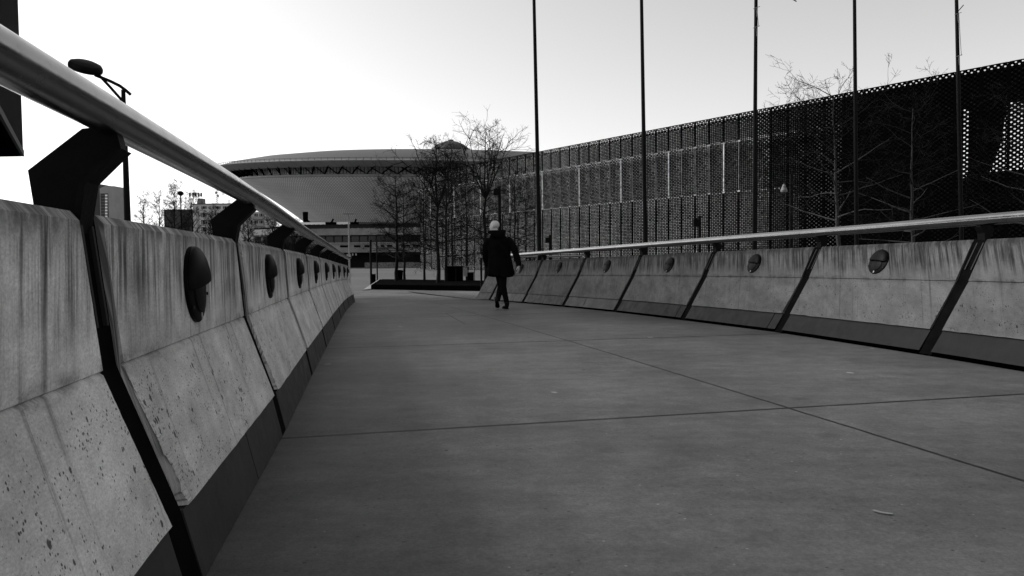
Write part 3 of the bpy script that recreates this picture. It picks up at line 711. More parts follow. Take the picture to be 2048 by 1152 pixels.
def antenna(px, pyt, pyb, kind, label):
    p0, p1 = at(px, pyb, Y + 4), at(px, pyt, Y + 4); root = empty('roof_antenna', tuple(p0), label, 'antenna', 'antennas on the apartment block roof')
    mb = MB(); mb.tube([p0, p1], .12, 5); mb.build('mast', M_ant, root)
    mb = MB()
    if kind == 'panel':
        for k, dx in enumerate((-1.5, -.2, .9)): mb.box(p1 + Vector((dx, 0, -.9)), (.7, .3, 1.6))
        mb.tube([p1 + Vector((-1.6, 0, -.9)), p1 + Vector((1.1, 0, -.9))], .06, 4)
    elif kind == 'lattice':
        h = p1.z - p0.z
        for k in range(int(h / .8)): mb.tube([p0 + Vector((-.5, 0, k * .8)), p0 + Vector((.5, 0, k * .8 + .8))], .07, 4)
        for dx in (-.5, .5): mb.tube([p0 + Vector((dx, 0, 0)), p1 + Vector((dx, 0, -.6))], .08, 4)
        for dz in (.1, .3, .5): mb.box(p1 + Vector((.4 if dz != .3 else -.5, 0, -h * dz)), (.6, .3, .8))
    else:
        for k in range(4): mb.tube([p1 + Vector((-.8, 0, -.4 * k - .2)), p1 + Vector((.8, 0, -.4 * k - .2))], .05, 4)
    mb.build('aerial', M_ant, root)
antenna(387, 385, 408, 'panel', 'cluster of thin panel antennas at the left end of the apartment roof')
antenna(398, 385, 408, 'panel', 'pale twin panel antenna beside the grey roof box')
antenna(434, 376, 408, 'lattice', 'tall lattice antenna mast in the middle of the apartment roof')
antenna(446, 382, 408, 'whip', 'thin whip aerial right of the lattice mast')
antenna(458, 399, 408, 'whip', 'short comb aerial near the right end of the apartment roof')
mb = MB(); mb.box(at(403, 403, Y + 4), (2.2, 2.5, 2.2)); mb.box(at(399.5, 405, Y + 3), (1.4, 2, 1.2)); tag(mb.build('roof_box', M_ant), 'small grey plant box standing on the apartment block roof', 'roof box')
Y = 350
tw = empty('tower_block', (at(206, 520, Y).x, Y, GZ), 'tall grey tower block with a column of bright windows at far left', 'building')
p = [at(199, 373, Y), at(228, 373, Y)]
mb = MB(); mb.prism([Vector((p[0].x, Y, GZ)), Vector((p[1].x, Y, GZ)), Vector((p[1].x, Y, at(228, 372, Y).z)), Vector((at(210, 372, Y).x, Y, at(210, 372, Y).z)), Vector((p[0].x, Y, at(199, 377, Y).z))], (0, 12, 0)); mb.build('wall', M_grey, tw)
w0, w1 = at(181, 368, Y), at(199, 368, Y); mb = MB(); mb.box(((w0.x + w1.x) / 2 - .02, Y + 7, (w0.z + GZ) / 2), (w1.x - w0.x, 12, w0.z - GZ)); mb.build('dark_wing', M_dgrey, tw)
mb = MB(); mb.tube([at(194, 368, Y + 3), at(194, 361, Y + 3)], .5, 5); mb.build('chimney', M_white, tw)
g1, g2 = at(201, 387, Y), at(216, 387, Y)
mb = MB(); mb.box(((g1.x + g2.x) / 2, Y - .05, (g1.z + GZ) / 2 + 3), (g2.x - g1.x, .1, g1.z - GZ - 6)); mb.build('stair_glazing', M_dgrey, tw)
M_wbright = material('sky_painted_pane', base=.8, rough=.3)  # sky reflection painted as a pale pane colour
for k in range(9):
    mb = MB(); mb.box(at(213, 391 + k * 6, Y) + Vector((0, -.2, 0)), (1.1, .1, .85)); mb.build('window', M_wbright, tw)
    mb = MB(); mb.box(at(206, 391 + k * 6, Y) + Vector((0, -.2, 0)), (1.6, .1, .1)); mb.build('transom', M_grey, tw)
# light canopy behind hedge
cp = empty('canopy_shelter', (at(538, 500, 80).x, 80, GZ), 'white-roofed open shelter among the hedges on the left', 'shelter')
a, b = at(513, 470, 80), at(572, 468, 80)
mb = MB(); mb.prism([Vector((a.x, 78, a.z - .1)), Vector((a.x, 78, a.z)), Vector((a.x + .5, 78, a.z + .45)), Vector((b.x, 78, b.z + .55)), Vector((b.x, 78, b.z - .1))], (0, 5, 0)); mb.build('roof', material('white_sheet_roof', base=.6, rough=.5), cp)
for k in range(4):
    mb = MB(); mb.box((a.x + .3 + k * (b.x - a.x - .6) / 3, 78.4, (a.z - .1 + GZ) / 2), (.14, .14, a.z - .1 - GZ)); mb.build('post', M_plate, cp)
mb = MB(); mb.box(((a.x + b.x) / 2, 82.7, (a.z - .2 + GZ) / 2), (b.x - a.x, .1, a.z - .2 - GZ)); mb.build('back_wall', M_dgrey, cp)

# ---------------------------------------------------------------- masts, lamps, small things
def mast(px0, py0, px1, py1, Y, r0, r1, top, label, wire=0):
    p0, p1 = at(px0, py0, Y), at(px1, py1, Y); d = (p1 - p0) / (p1.z - p0.z)
    base = p0 + d * (GZ - p0.z); tp = p0 + d * (top - p0.z)
    root = empty('flag_mast', tuple(base), label, 'mast', 'tall black masts behind the right parapet')
    mb = MB(); n = 12; mb.tube([base.lerp(tp, k / n) for k in range(n + 1)], [r0 + (r1 - r0) * k / n for k in range(n + 1)], 14); mb.build('pole', M_steel, root, smooth=40)
    mb = MB(); mb.tube([tp, tp + Vector((0, 0, .12))], [r1 * 1.4, .01], 10); mb.build('cap', M_steel, root)
    mb = MB(); mb.box(base + Vector((0, 0, .015)), (.4, .4, .03)); mb.build('base_plate', M_steel, root)
    def r_at(z): return p0 + d * (z - p0.z)
    if wire:
        for z in wire:
            q = r_at(z); mb = MB(); mb.tube([q + Vector((-.09, -.05, -.03)), q + Vector((0, -.09, 0)), q + Vector((.09, -.05, .03))], .008, 5); mb.tube([q + Vector((-.02, -.07, 0)), q + Vector((.0, -.08, -.25))], .008, 5); mb.build('clamp', M_ant, root)
        mb = MB(); q0, q1 = r_at(wire[0]), r_at(wire[-1]); mb.tube([q0 + Vector((.05, -.08, 0)), q0.lerp(q1, .5) + Vector((.02, -.09, 0)), q1 + Vector((0, -.09, 0))], .007, 5); mb.build('halyard', M_ant, root)
    return root
mast(1079, 500, 1068, 0, 20, .062, .034, 11.5, 'leftmost of the tall slim black masts, above the walking man\'s right')
mast(1291, 495, 1283, 0, 20, .062, .036, 11.5, 'second tall black mast from the left, before the grey mesh facade')
mast(1508.5, 480, 1512, 0, 20, .062, .036, 11.5, 'middle tall black mast with a clamp near the frame top', (6.9, 7.4))
mast(1713, 470, 1709, 0, 20, .06, .036, 11.5, 'fourth tall black mast from the left, crossing the bare tree crown')
mast(1923, 480, 1913, 0, 20, .06, .036, 11.5, 'rightmost tall black mast with loose cord and clamps', (6.1, 7.2))
mb = MB(); p = at(1912, 26, 19.9); mb.tube([at(1913, 26, 19.9), at(1927, 10, 19.9)], .012, 5); o = mb.build('loose_rod', M_steel); tag(o, 'thin rod sticking out from the rightmost mast', 'rod')
mb = MB(); mb.tube([at(1583, -3, 19.9), at(1593, 3, 19.9)], .015, 5); o = mb.build('hanging_cable', M_steel); tag(o, 'short end of black cable hanging in at the top edge of the sky', 'cable')

# street lamp on the left
Y = 17; b0, b1 = at(257, 500, Y), at(246.5, 180, Y); d = (b1 - b0) / (b1.z - b0.z); base = b0 + d * (GZ - b0.z)
sl = empty('street_lamp', tuple(base), 'tall black street lamp with tilted oval head and curved arm on the left', 'street lamp')
mb = MB(); mb.tube([base, b0, b0.lerp(b1, .5), b1], [.085, .078, .062, .045], 14); mb.build('pole', M_steel, sl, smooth=40)
mb = MB(); cv = [at(x, y, Y) for x, y in ((190, 150), (205, 156), (222, 163), (240, 172), (252, 181), (261, 189))]; mb.tube(cv, .035, 8); mb.build('arm', M_steel, sl, smooth=40)
mb = MB(); mb.tube([at(246, 203, Y), at(222, 176, Y), at(198, 150, Y)], .032, 8); mb.build('brace', M_steel, sl, smooth=40)
hc = at(171, 135, Y); ax = (at(203, 146, Y) - at(139, 126, Y)).normalized(); bx = Vector((0, 1, 0)); cz = ax.cross(bx).normalized()
if cz.z < 0: cz = -cz
bx = (bx + Vector((0, 0, .38))).normalized(); cz = ax.cross(bx).normalized(); cz = cz if cz.z > 0 else -cz
def ell(q, h, sx=.375, sy=.33, N=40): return [hc + ax * math.cos(2 * math.pi * k / N) * sx * q + bx * math.sin(2 * math.pi * k / N) * sy * q + cz * h for k in range(N)]
mb = MB(); mb.loft([ell(.97, -.06), ell(1.0, -.03), ell(1.0, .03), ell(.9, .09), ell(.6, .13), ell(.2, .145)]); mb.build('lamp_head', M_steel, sl, smooth=35)
mb = MB(); mb.loft([ell(.85, -.075), ell(.87, -.055)]); mb.build('lamp_glass', M_lens, sl, smooth=35)

def thin_post(name, px, pyt, Y, r, label, cat, head=None, group=None, m=None):
    p1 = at(px, pyt, Y); root = empty(name, (p1.x, Y, GZ), label, cat, group)
    mb = MB(); mb.tube([Vector((p1.x, Y, GZ)), p1], r, 8); mb.build('pole', m or M_steel, root)
    mb = MB()
    if head == 'T': mb.box(p1 + Vector((0, 0, .01)), (.42, .12, .05))
    elif head == 'box': mb.box(p1 + Vector((-.14, -.05, -.25)), (.2, .2, .26)); mb.tube([p1 + Vector((-.12, 0, -.1)), p1], .02, 5)
    elif head == 'globe': 
        mb.loft([[p1 + Vector((math.cos(a) * q, math.sin(a) * q, h)) for a in [2 * math.pi * k / 10 for k in range(10)]] for q, h in ((.08, -.22), (.24, -.1), (.22, .08), (.06, .16))])
    else: mb.tube([p1, p1 + Vector((0, 0, .03))], r * 1.15, 8)
    mb.build('lamp_head' if head else 'cap', m or M_steel, root); return root
o = thin_post('plaza_lamp', 697, 428, 31.5, .035, 'slender pale plaza lamp with T-shaped top past the left parapet end', 'lamp', 'T', m=M_grey)
mb = MB(); c = at(703, 510, 31.5)
for dx in (-.16, -.05, .06, .2): mb.box(c + Vector((dx, -.05, .02 * (dx > 0))), (.05, .05, .09))
mb.build('small_lights', M_plate, o)
thin_post('slim_post', 741, 481, 38, .055, 'left and taller of two slim black posts at the planter edge', 'post', group='slim black posts by the planter')
thin_post('slim_post', 753.5, 484, 47, .045, 'right and thinner of two slim black posts behind the planter', 'post', group='slim black posts by the planter')
thin_post('globe_lamp', 361, 386, 60, .05, 'globe lamp post rising through the bare trees on the left', 'street lamp', 'globe')
thin_post('camera_post', 1100, 470, 36, .05, 'low black post with small camera head left of the second mast', 'post', 'box', 'camera posts in front of the mesh facade')
thin_post('camera_post', 1399, 433, 27, .05, 'mid-height black post with small camera head between second and third masts', 'post', 'box', 'camera posts in front of the mesh facade')
thin_post('camera_post', 998.5, 372, 30, .07, 'thick black post with a box head right behind the walking man', 'post', 'box', 'camera posts in front of the mesh facade')
thin_post('dark_post', 1583, 350, 27, .07, 'square dark post standing beside the pale loudspeaker', 'post', None)
sp = empty('loudspeaker', tuple(at(1568, 372, 26)), 'small pale cone-shaped loudspeaker hanging before the dark facade', 'loudspeaker')
c = at(1568, 375, 26); mb = MB(); mb.loft([[c + Vector((math.cos(a) * q, math.sin(a) * q, h)) for a in [2 * math.pi * k / 12 for k in range(12)]] for q, h in ((.11, -.16), (.12, -.1), (.06, .05), (.03, .12))]); mb.build('horn', M_ant, sp)
mb = MB(); mb.tube([c + Vector((0, 0, .1)), c + Vector((.05, 0, .22)), at(1583, 372, 27)], .015, 5); mb.build('bracket', M_steel, sp)

# planter box beyond the walkway
q = [on(742, 579, GZ), on(1000, 583, GZ), on(1012, 570, GZ), on(760, 565.5, GZ)]
pb = empty('planter', tuple(q[0]), 'long low black planter bed in front of the plaza trees', 'planter')
mb = MB(); mb.prism([Vector((p.x, p.y, GZ)) for p in q], (0, 0, .2)); mb.build('box', M_black, pb)
mb = MB(); a_, b_ = on(726, 581, GZ), on(742, 579, GZ); c_ = Vector((q[3].x, q[3].y, GZ + .2)); mb.prism([a_, b_, c_], (0, 0, .04)); mb.build('ramp_edge', M_grey, pb)
mb = MB(); sc_ = [Vector((p.x, p.y, GZ + .205)) for p in q]; cen = sum(sc_, Vector()) / 4; mb.prism([cen + (p - cen) * .95 for p in sc_], (0, 0, .02)); mb.build('soil', material('dark_soil', base=.003, spec=0.0, rough=1, var=.5, scale=5), pb)
bn = empty('litter_bin', tuple(on(801, 569, GZ)), 'small round litter bin between two tree trunks on the plaza', 'bin')
c = at(800, 560, 42); c.z = GZ + .35
mb = MB(); mb.loft([[c + Vector((math.cos(a) * q_, math.sin(a) * q_, h)) for a in [2 * math.pi * k / 14 for k in range(14)]] for q_, h in ((.13, -.35), (.17, .3), (.19, .32), (.19, .38), (.08, .42))]); mb.build('body', M_black, bn)
mb = MB(); mb.box(c + Vector((0, -.3, -.32)), (.5, .5, .06)); mb.build('base', M_plate, bn)
bo = empty('bollard', tuple(on(748, 566, GZ)), 'short square black bollard just behind the left end of the planter', 'bollard')
c = on(748, 566, GZ); mb = MB(); mb.box(c + Vector((0, 0, .24)), (.18, .18, .48)); mb.build('post', M_black, bo); mb = MB(); mb.box(c + Vector((0, 0, .5)), (.2, .2, .04)); mb.build('cap', M_steel, bo)

# railing at the far end of the walkway
er = empty('end_railing', tuple(at(963, 575, 22.6)), 'low bright metal tube railing behind the far end of the right parapet', 'railing')
Y = 22.6; zt_ = at(1000, 514.7, Y).z; xa, xb = at(957, 515, Y).x, at(1165, 515, Y).x
mb = MB(); mb.tube([(xa, Y, zt_), (xb, Y, zt_ + .02)], .035, 14); mb.build('rail', M_rail, er, smooth=40)
for k in range(3):
    mb = MB(); X = xa + .08 + k * (xb - xa - .2) / 2; mb.tube([(X, Y, GZ), (X, Y, zt_ - .03)], .03, 8); mb.build('post', M_steel, er)
# dark kiosk and low fence in front of the facade
ks = empty('equipment_cabinet', tuple(on(912, 569, GZ)), 'large black cabinet standing among the tree trunks', 'cabinet')
c = on(909, 570.5, GZ); mb = MB(); mb.box(c + Vector((0, 0, .47)), (.86, .6, .94)); mb.build('body', M_black, ks); mb = MB(); mb.box(c + Vector((0, 0, .97)), (.94, .7, .05)); mb.build('lid', M_steel, ks)
mb = MB(); mb.box(c + Vector((.1, -.32, .5)), (.02, .03, .8)); mb.build('door_seam', M_edge, ks)
fe = empty('glass_fence', tuple(on(940, 566, GZ)), 'low fence of glass and black posts beside the cabinet', 'fence')
c = on(925, 566, GZ)
for k in range(6):
    mb = MB(); mb.box(c + Vector((k * .33, k * .25, .45)), (.035, .035, .95)); mb.build('post', M_steel, fe)
mb = MB(); mb.tube([c + Vector((-.1, 0, .93)), c + Vector((1.75, 1.25, .93))], .022, 6); mb.build('top_rail', M_grey, fe)
mb = MB(); mb.box(c + Vector((.16, .1, .62)), (.22, .02, .5)); mb.build('pane', M_grey, fe)
ch = empty('waste_container', tuple(on(944, 568, GZ)), 'small dark wheeled container behind the glass fence', 'container')
c = on(942, 568.5, GZ); mb = MB(); mb.box(c + Vector((0, 0, .33)), (.3, .35, .55)); mb.build('body', M_black, ch); mb = MB(); mb.box(c + Vector((0, -.03, .63)), (.34, .42, .05)); mb.build('lid', M_dgrey, ch)
for dx in (-.11, .11):
    mb = MB(); w = c + Vector((dx, .1, .05)); mb.tube([w - Vector((.02, 0, 0)), w + Vector((.02, 0, 0))], .05, 10); mb.build('wheel', M_black, ch)

p_ = deck(1765, 1027); mb = MB(); sc_ = [(-.024, .024), (-.014, .026), (.0, .008), (.014, -.002), (.028, -.01), (.026, -.022), (.008, -.018), (-.01, -.004), (-.022, .012)]
mb.prism([p_ + Vector((a, b, .003)) for a, b in sc_], (0, 0, .002)); tag(mb.build('paper_scrap', M_ant), 'small pale twisted paper scrap lying on the deck near the camera', 'scrap')
# ---------------------------------------------------------------- trees
def tree(name, label, base, height, tr, spread, n1, seed, mt, mw, first=.3, up=.25, droop=0.0, lean=(0, 0), levels=3, twig=.005, cat='tree', group=None, fork=0, dens=1.0, taper=.45):
    rnd = random.Random(seed); base = Vector(base)
    root = empty(name, tuple(base), label, cat, group)
    T, C = MB(), MB()
    def walk(p, d, L, n, wob, bend):
        pts = [p.copy()]; d = d.normalized()
        for k in range(n):
            d = (d + Vector((rnd.gauss(0, wob), rnd.gauss(0, wob), rnd.gauss(0, wob) + bend))).normalized(); p = p + d * L / n; pts.append(p.copy())
        return pts
    def branch(p, d, L, r, lv):
        n = 5 if lv < 2 else 3; pts = walk(p, d, L, n, .16 if lv else .1, (up * .18 if lv < 2 else .03) - droop * .15)
        rr_ = [max(twig * .7, r * (1 - .75 * k / n)) for k in range(n + 1)]
        (T if lv == 0 and r > tr * .3 else C).tube(pts, rr_, 5 if lv == 0 else 3, cap=False)
        if lv >= levels: return
        m = int((5 if lv == 0 else 3) * dens + rnd.random() * 1.5)
        for k in range(m):
            f = rnd.uniform(.2, .98); i = min(n - 1, int(f * n)); q = pts[i].lerp(pts[i + 1], f * n - i); dd_ = (pts[i + 1] - pts[i]).normalized()
            side_ = Vector((rnd.gauss(0, 1), rnd.gauss(0, 1), rnd.gauss(0, .7))); side_ = (side_ - dd_ * side_.dot(dd_)).normalized()
            branch(q, dd_ * rnd.uniform(.5, .9) + side_ * rnd.uniform(.5, .9), L * rnd.uniform(.42, .72) * (1 - .3 * f), max(twig, r * .45), lv + 1)
    top = base + Vector((lean[0], lean[1], height))
    tp = [base]
    N = 9
    for k in range(1, N + 1):
        f = k / N; tp.append(base.lerp(top, f) + Vector((rnd.gauss(0, .035), rnd.gauss(0, .035), 0)) * height * .12)
    T.tube(tp, [tr * (1 - .88 * (k / N) ** 1.1) * (1.25 if k == 0 else 1) for k in range(N + 1)], 10, cap=False)
    for k in range(n1):
        f = first + (1 - first) * ((k + rnd.random()) / n1) ** .9; f = min(f, .99); i = min(N - 1, int(f * N)); q = tp[i].lerp(tp[i + 1], f * N - i)
        a = k * 2.4 + rnd.uniform(-.5, .5); g = (f - first) / (1 - first)
        el = up + .35 * g + rnd.uniform(-.15, .2)
        L = spread * (1 - taper * g) * rnd.uniform(.65, 1.1)
        branch(q, Vector((math.cos(a) * math.cos(el), math.sin(a) * math.cos(el), math.sin(el))), L, tr * .34 * (1 - .6 * g) + .004, 0)
    for k in range(fork):
        q = tp[int(N * .62)]; a = 2 * math.pi * (k + rnd.random() * .5) / fork
        branch(q, Vector((math.cos(a) * .42, math.sin(a) * .3, 1)), height * .42, tr * .45, 0)
    t_ = T.build('trunk', mt, root, fix=False, smooth=True); C.build('crown', mw, root, fix=False, smooth=False)
    return root
def base_at(px, Y): p = at(px, 560, Y); return (p.x, Y, GZ)
def hgt(py, Y, px=1000): return at(px, py, Y).z - GZ
GT = 'bare trees in front of the mesh facade'
tree('bare_tree', 'bare spreading tree crossing the fourth mast, its flat crown rising above the dark facade', base_at(1684, 22), hgt(196, 22), .075, 2.1, 26, 11, M_bark2, M_twig2, first=.34, up=.1, lean=(-.35, 0), levels=3, twig=.0045, group=GT, dens=1.1, taper=.1)
tree('bare_tree', 'pale-barked bare tree between the fourth and last masts against the black facade', base_at(1826, 22), hgt(225, 22), .07, 1.9, 28, 12, M_bark2, M_twig2, first=.25, up=.12, lean=(-.1, 0), levels=3, twig=.0042, group=GT, dens=1.0, taper=.25)
tree('bare_tree', 'bare tree at the right edge of the frame reaching over the facade top', base_at(2052, 21), hgt(185, 21), .07, 1.6, 24, 13, M_bark2, M_twig2, first=.3, up=.15, levels=3, twig=.0042, group=GT, dens=1.0, taper=.2)
GC = 'bare trees clustered beyond the walkway'
for k, (px, pyt, Y_, tr_, sp_, n_, fk, lab) in enumerate((
    (794, 355, 40, .10, 1.9, 34, 0, 'leftmost bare plaza tree with wide level branches before the arena'),
    (809, 385, 44, .075, 1.7, 26, 0, 'slimmer bare tree just right of the leftmost plaza tree'),
    (849, 350, 46, .07, 1.8, 24, 0, 'slim bare tree at the left end of the mesh facade'),
    (876, 288, 36, .10, 1.9, 34, 4, 'tall bare tree with fanned top beneath the arena cupola'),
    (893, 300, 38, .085, 1.8, 28, 3, 'tall straight bare tree just right of the cupola tree'),
    (905, 345, 42, .07, 1.7, 24, 0, 'thin bare tree deep in the middle of the plaza cluster'),
    (972, 258, 37, .10, 1.7, 30, 5, 'tallest bare tree with a V-shaped fan of branches above the walking man'),
    (934, 330, 44, .07, 1.7, 24, 0, 'slim bare tree left of the walking man'),
    (1030, 340, 40, .075, 1.8, 28, 0, 'slim bare tree behind the walking man\'s right shoulder'),
    (1052, 365, 46, .06, 1.6, 22, 0, 'short bare tree next to the leftmost mast'))):
    tree('bare_tree', lab, base_at(px, Y_), hgt(pyt, Y_, px), tr_, sp_, n_, 40 + k, M_bark, M_twig, first=.2, up=.1, levels=3, twig=0.0058, group=GC, fork=fk, dens=1.15)
# far left bare trees and hedge thicket
GL = 'bare trees and shrubs behind the left parapet'
for k, (px, pyt, Y_, sp_, n_, lab) in enumerate((
    (290, 400, 62, 1.5, 22, 'small bare tree right of the street lamp pole'), (322, 395, 66, 1.6, 22, 'bare tree between the small tree and the globe lamp'),
    (352, 386, 60, 1.9, 30, 'bushy bare tree around the globe lamp post'), (388, 396, 64, 1.7, 26, 'bare tree in front of the left end of the apartment block'),
    (425, 432, 58, 1.6, 24, 'dense low bare tree before the apartment block'), (452, 438, 55, 1.5, 24, 'dense low tree half hidden by the second rail bracket'),
    (498, 440, 60, 1.6, 26, 'low spreading bare tree right of the second rail bracket'), (548, 446, 62, 1.7, 22, 'crooked bare tree behind the white-roofed shelter'),
    (590, 455, 64, 1.5, 22, 'low bare tree at the foot of the arena on the left'))):
    tree('bare_tree', lab, base_at(px, Y_), hgt(pyt, Y_, px), .11, sp_, n_, 80 + k, M_bark, M_twig, first=.25, up=.55, levels=3, twig=.007, group=GL, dens=1.25)
th = MB(); rnd = random.Random(3)
for k in range(9000):
    X = rnd.uniform(at(232, 450, 66).x, at(625, 450, 66).x); Y_ = rnd.uniform(66, 72)
    hh = 1.6 + 1.9 * (.5 + .5 * noise.noise(Vector((X * .22, 2, 0)))) * (1 if X > at(380, 450, 66).x else .6)
    z = rnd.uniform(0, 1) ** .7 * hh; d = Vector((rnd.gauss(0, .5), rnd.gauss(0, .5), rnd.uniform(.2, 1))).normalized() * rnd.uniform(.3, .8)
    p = Vector((X, Y_, GZ + z)); th.tube([p, p + d * .5 + Vector((rnd.gauss(0, .05),) * 3), p + d], [.016, .012, .007], 3, cap=False)
tag(th.build('bare_thicket', M_twig, fix=False), 'mass of tangled bare undergrowth filling the ground behind the left parapet', 'thicket', kind='stuff')

# ---------------------------------------------------------------- the walking man
def remesh(mb, name, m, parent, vox, smooth_it=4):
    me = bpy.data.meshes.new(name + '_src'); me.from_pydata(mb.v, [], mb.f)
    bm = bmesh.new(); bm.from_mesh(me); bmesh.ops.recalc_face_normals(bm, faces=bm.faces); bm.to_mesh(me); bm.free()
    o = bpy.data.objects.new(name + '_src', me); col.objects.link(o)
    md = o.modifiers.new('r', 'REMESH'); md.mode = 'VOXEL'; md.voxel_size = vox
    s_ = o.modifiers.new('s', 'SMOOTH'); s_.iterations = smooth_it; s_.factor = .5
    dg = bpy.context.evaluated_depsgraph_get(); res = bpy.data.meshes.new_from_object(o.evaluated_get(dg)); bpy.data.objects.remove(o)
    res.materials.clear(); res.materials.append(m)
    for p in res.polygons: p.use_smooth = True
    q = bpy.data.objects.new(name, res); col.objects.link(q); q.parent = parent; return q
def ellipsoid(mb, c, rx, ry, rz, ax=None, N=20):
    c = Vector(c); ax = ax or (Vector((1, 0, 0)), Vector((0, 1, 0)), Vector((0, 0, 1)))
    rings = []
    for j in range(1, N // 2):
        t = math.pi * j / (N // 2); rings.append([c + ax[0] * rx * math.sin(t) * math.cos(2 * math.pi * k / N) + ax[1] * ry * math.sin(t) * math.sin(2 * math.pi * k / N) + ax[2] * rz * math.cos(t) for k in range(N)])
    mb.loft(rings)
def eloft(mb, rows, N=24):
    mb.loft([[Vector((cx + rx * math.cos(2 * math.pi * k / N), cy + ry * math.sin(2 * math.pi * k / N), z)) for k in range(N)] for cx, cy, z, rx, ry in rows])
mp = deck(1005, 617.5)
man = empty('person', (mp.x, mp.y, zf(mp.x, mp.y)), 'bald man in a dark hooded knee-length coat walking away down the footbridge', 'person')
M_skin = material('skin', base=.42, rough=.55); M_skin.node_tree.nodes['Principled BSDF'].inputs['Subsurface Weight'].default_value = .05
M_coat = material('black_wool_coat', base=.0022, rough=.95, spec=.02, var=.4, scale=10, bump=.4, bscale=120)
M_trou = material('dark_trousers', base=.003, rough=.9, spec=.03, bump=.3, bscale=60)
M_shoe = material('black_leather_shoe', base=.003, rough=.5, spec=.1)
mb = MB()
hcx = Vector((-.150, .02, 1.70)); fdr = Vector((-.88, .47, 0)).normalized(); sdr = Vector((fdr.y, -fdr.x, 0)); upz = Vector((0, 0, 1)); hax = (fdr, sdr, upz)
def hp(f, s, z): return hcx + fdr * f + sdr * s + upz * z
ellipsoid(mb, hp(-.012, 0, .022), .100, .079, .088, hax); ellipsoid(mb, hp(.030, 0, -.03), .068, .062, .078, hax); ellipsoid(mb, hp(.045, 0, -.075), .045, .045, .032, hax)
mb.loft([[hp(f + a * .012, s_, z) for a, s_ in ((0, -w), (0, w), (-4, w), (-4, -w))] for f, z, w in ((.100, .012, .008), (.118, -.018, .012), (.122, -.03, .016), (.100, -.042, .014))])
ellipsoid(mb, hp(.088, 0, .018), .012, .045, .010, hax); ellipsoid(mb, hp(.090, 0, -.060), .012, .022, .007, hax)
ellipsoid(mb, hp(.088, 0, -.068), .010, .020, .007, hax)
for s_ in (-1, 1): ellipsoid(mb, hp(-.008, s_ * .080, -.012), .020, .010, .033, hax)
mb.tube([(-.10, .0, 1.45), (-.115, .0, 1.55), (-.145, .01, 1.63)], [.075, .058, .058], 16)
eloft(mb, [(-.035, 0, .80, .13, .09), (-.035, 0, .93, .16, .11), (-.05, 0, 1.1, .14, .1), (-.07, 0, 1.3, .17, .11), (-.08, 0, 1.42, .15, .09), (-.09, 0, 1.48, .07, .06)])
armR = [Vector((.10, 0, 1.43)), Vector((.215, -.04, 1.30)), Vector((.275, -.06, 1.15)), Vector((.325, -.09, 1.0)), Vector((.342, -.12, .885))]
armL = [Vector((-.26, 0, 1.42)), Vector((-.33, .03, 1.28)), Vector((-.345, .06, 1.12)), Vector((-.335, .13, 1.0)), Vector((-.30, .2, .88))]
for A in (armR, armL): mb.tube(A, [.055, .046, .040, .034, .026], 12)
legR = [Vector((.015, 0, .86)), Vector((.015, .0, .66)), Vector((.02, -.01, .46)), Vector((.06, .0, .26)), Vector((.095, .01, .09))]
legL = [Vector((-.105, .02, .86)), Vector((-.085, -.03, .64)), Vector((-.06, -.05, .44)), Vector((-.075, -.14, .30)), Vector((-.10, -.22, .20))]
legL = [Vector((-.085, .04, .86)), Vector((-.05, .09, .64)), Vector((-.035, .12, .46)), Vector((-.07, .04, .31)), Vector((-.10, -.06, .17))]
for A in (legR, legL): mb.tube(A, [.085, .075, .055, .048, .036], 12)
def hand(w, dirv, palmn, sgn, curl=.5):
    dirv = dirv.normalized(); palmn = (palmn - dirv * palmn.dot(dirv)).normalized(); sd = dirv.cross(palmn).normalized() * sgn
    rows = [(0, .026, .018), (.03, .036, .015), (.065, .042, .014), (.092, .040, .012)]
    mb.loft([[w + dirv * t + sd * math.cos(2 * math.pi * k / 12) * a + palmn * math.sin(2 * math.pi * k / 12) * b for k in range(12)] for t, a, b in rows])
    for k, (o, L) in enumerate(((-.030, .070), (-.010, .080), (.010, .075), (.029, .058))):
        p = w + dirv * .088 + sd * o; d = dirv + sd * o * 2; pts = [p]
        for j, f in enumerate((.45, .32, .23)):
            d = (d + palmn * curl * .6).normalized(); p = p + d * L * f; pts.append(p)
        mb.tube(pts, [.0095, .009, .008, .0065], 8)
    p = w + dirv * .025 - sd * .030; pts = [p, p - sd * .025 + dirv * .022 + palmn * .01, p - sd * .036 + dirv * .052 + palmn * .02, p - sd * .034 + dirv * .075 + palmn * .026]
    mb.tube(pts, [.013, .012, .010, .007], 8)
hand(armR[-1], Vector((-.08, -.12, -1)), Vector((-1, .3, 0)), 1); hand(armL[-1], Vector((.2, .1, -1)), Vector((1, .2, 0)), -1)
remesh(mb, 'body', M_skin, man, .0055, 3)
# coat
mb = MB()
def fold(cx, cy, z, rx, ry, amp, ph, N=48):
    return [Vector((cx + (rx + amp * math.sin(7 * a + ph) + amp * .6 * math.sin(11 * a)) * math.cos(a), cy + (ry + amp * math.sin(9 * a + ph)) * math.sin(a), z + (.03 * math.sin(2 * a + .6) if z < .7 else 0))) for a in [2 * math.pi * k / N for k in range(N)]]
mb.loft([fold(-.024, 0, .672, .275, .185, .012, 0), fold(-.028, 0, .76, .272, .18, .010, .2), fold(-.040, 0, .9, .255, .17, .008, .4), fold(-.052, 0, 1.05, .232, .155, .006, .6), fold(-.062, 0, 1.2, .225, .15, .004, .8),
         fold(-.070, 0, 1.34, .232, .145, .002, 1), fold(-.075, -.005, 1.43, .212, .125, 0, 1), fold(-.085, -.01, 1.50, .155, .11, 0, 1), fold(-.095, -.01, 1.55, .11, .1, 0, 1), fold(-.10, -.01, 1.58, .09, .09, 0, 1)])
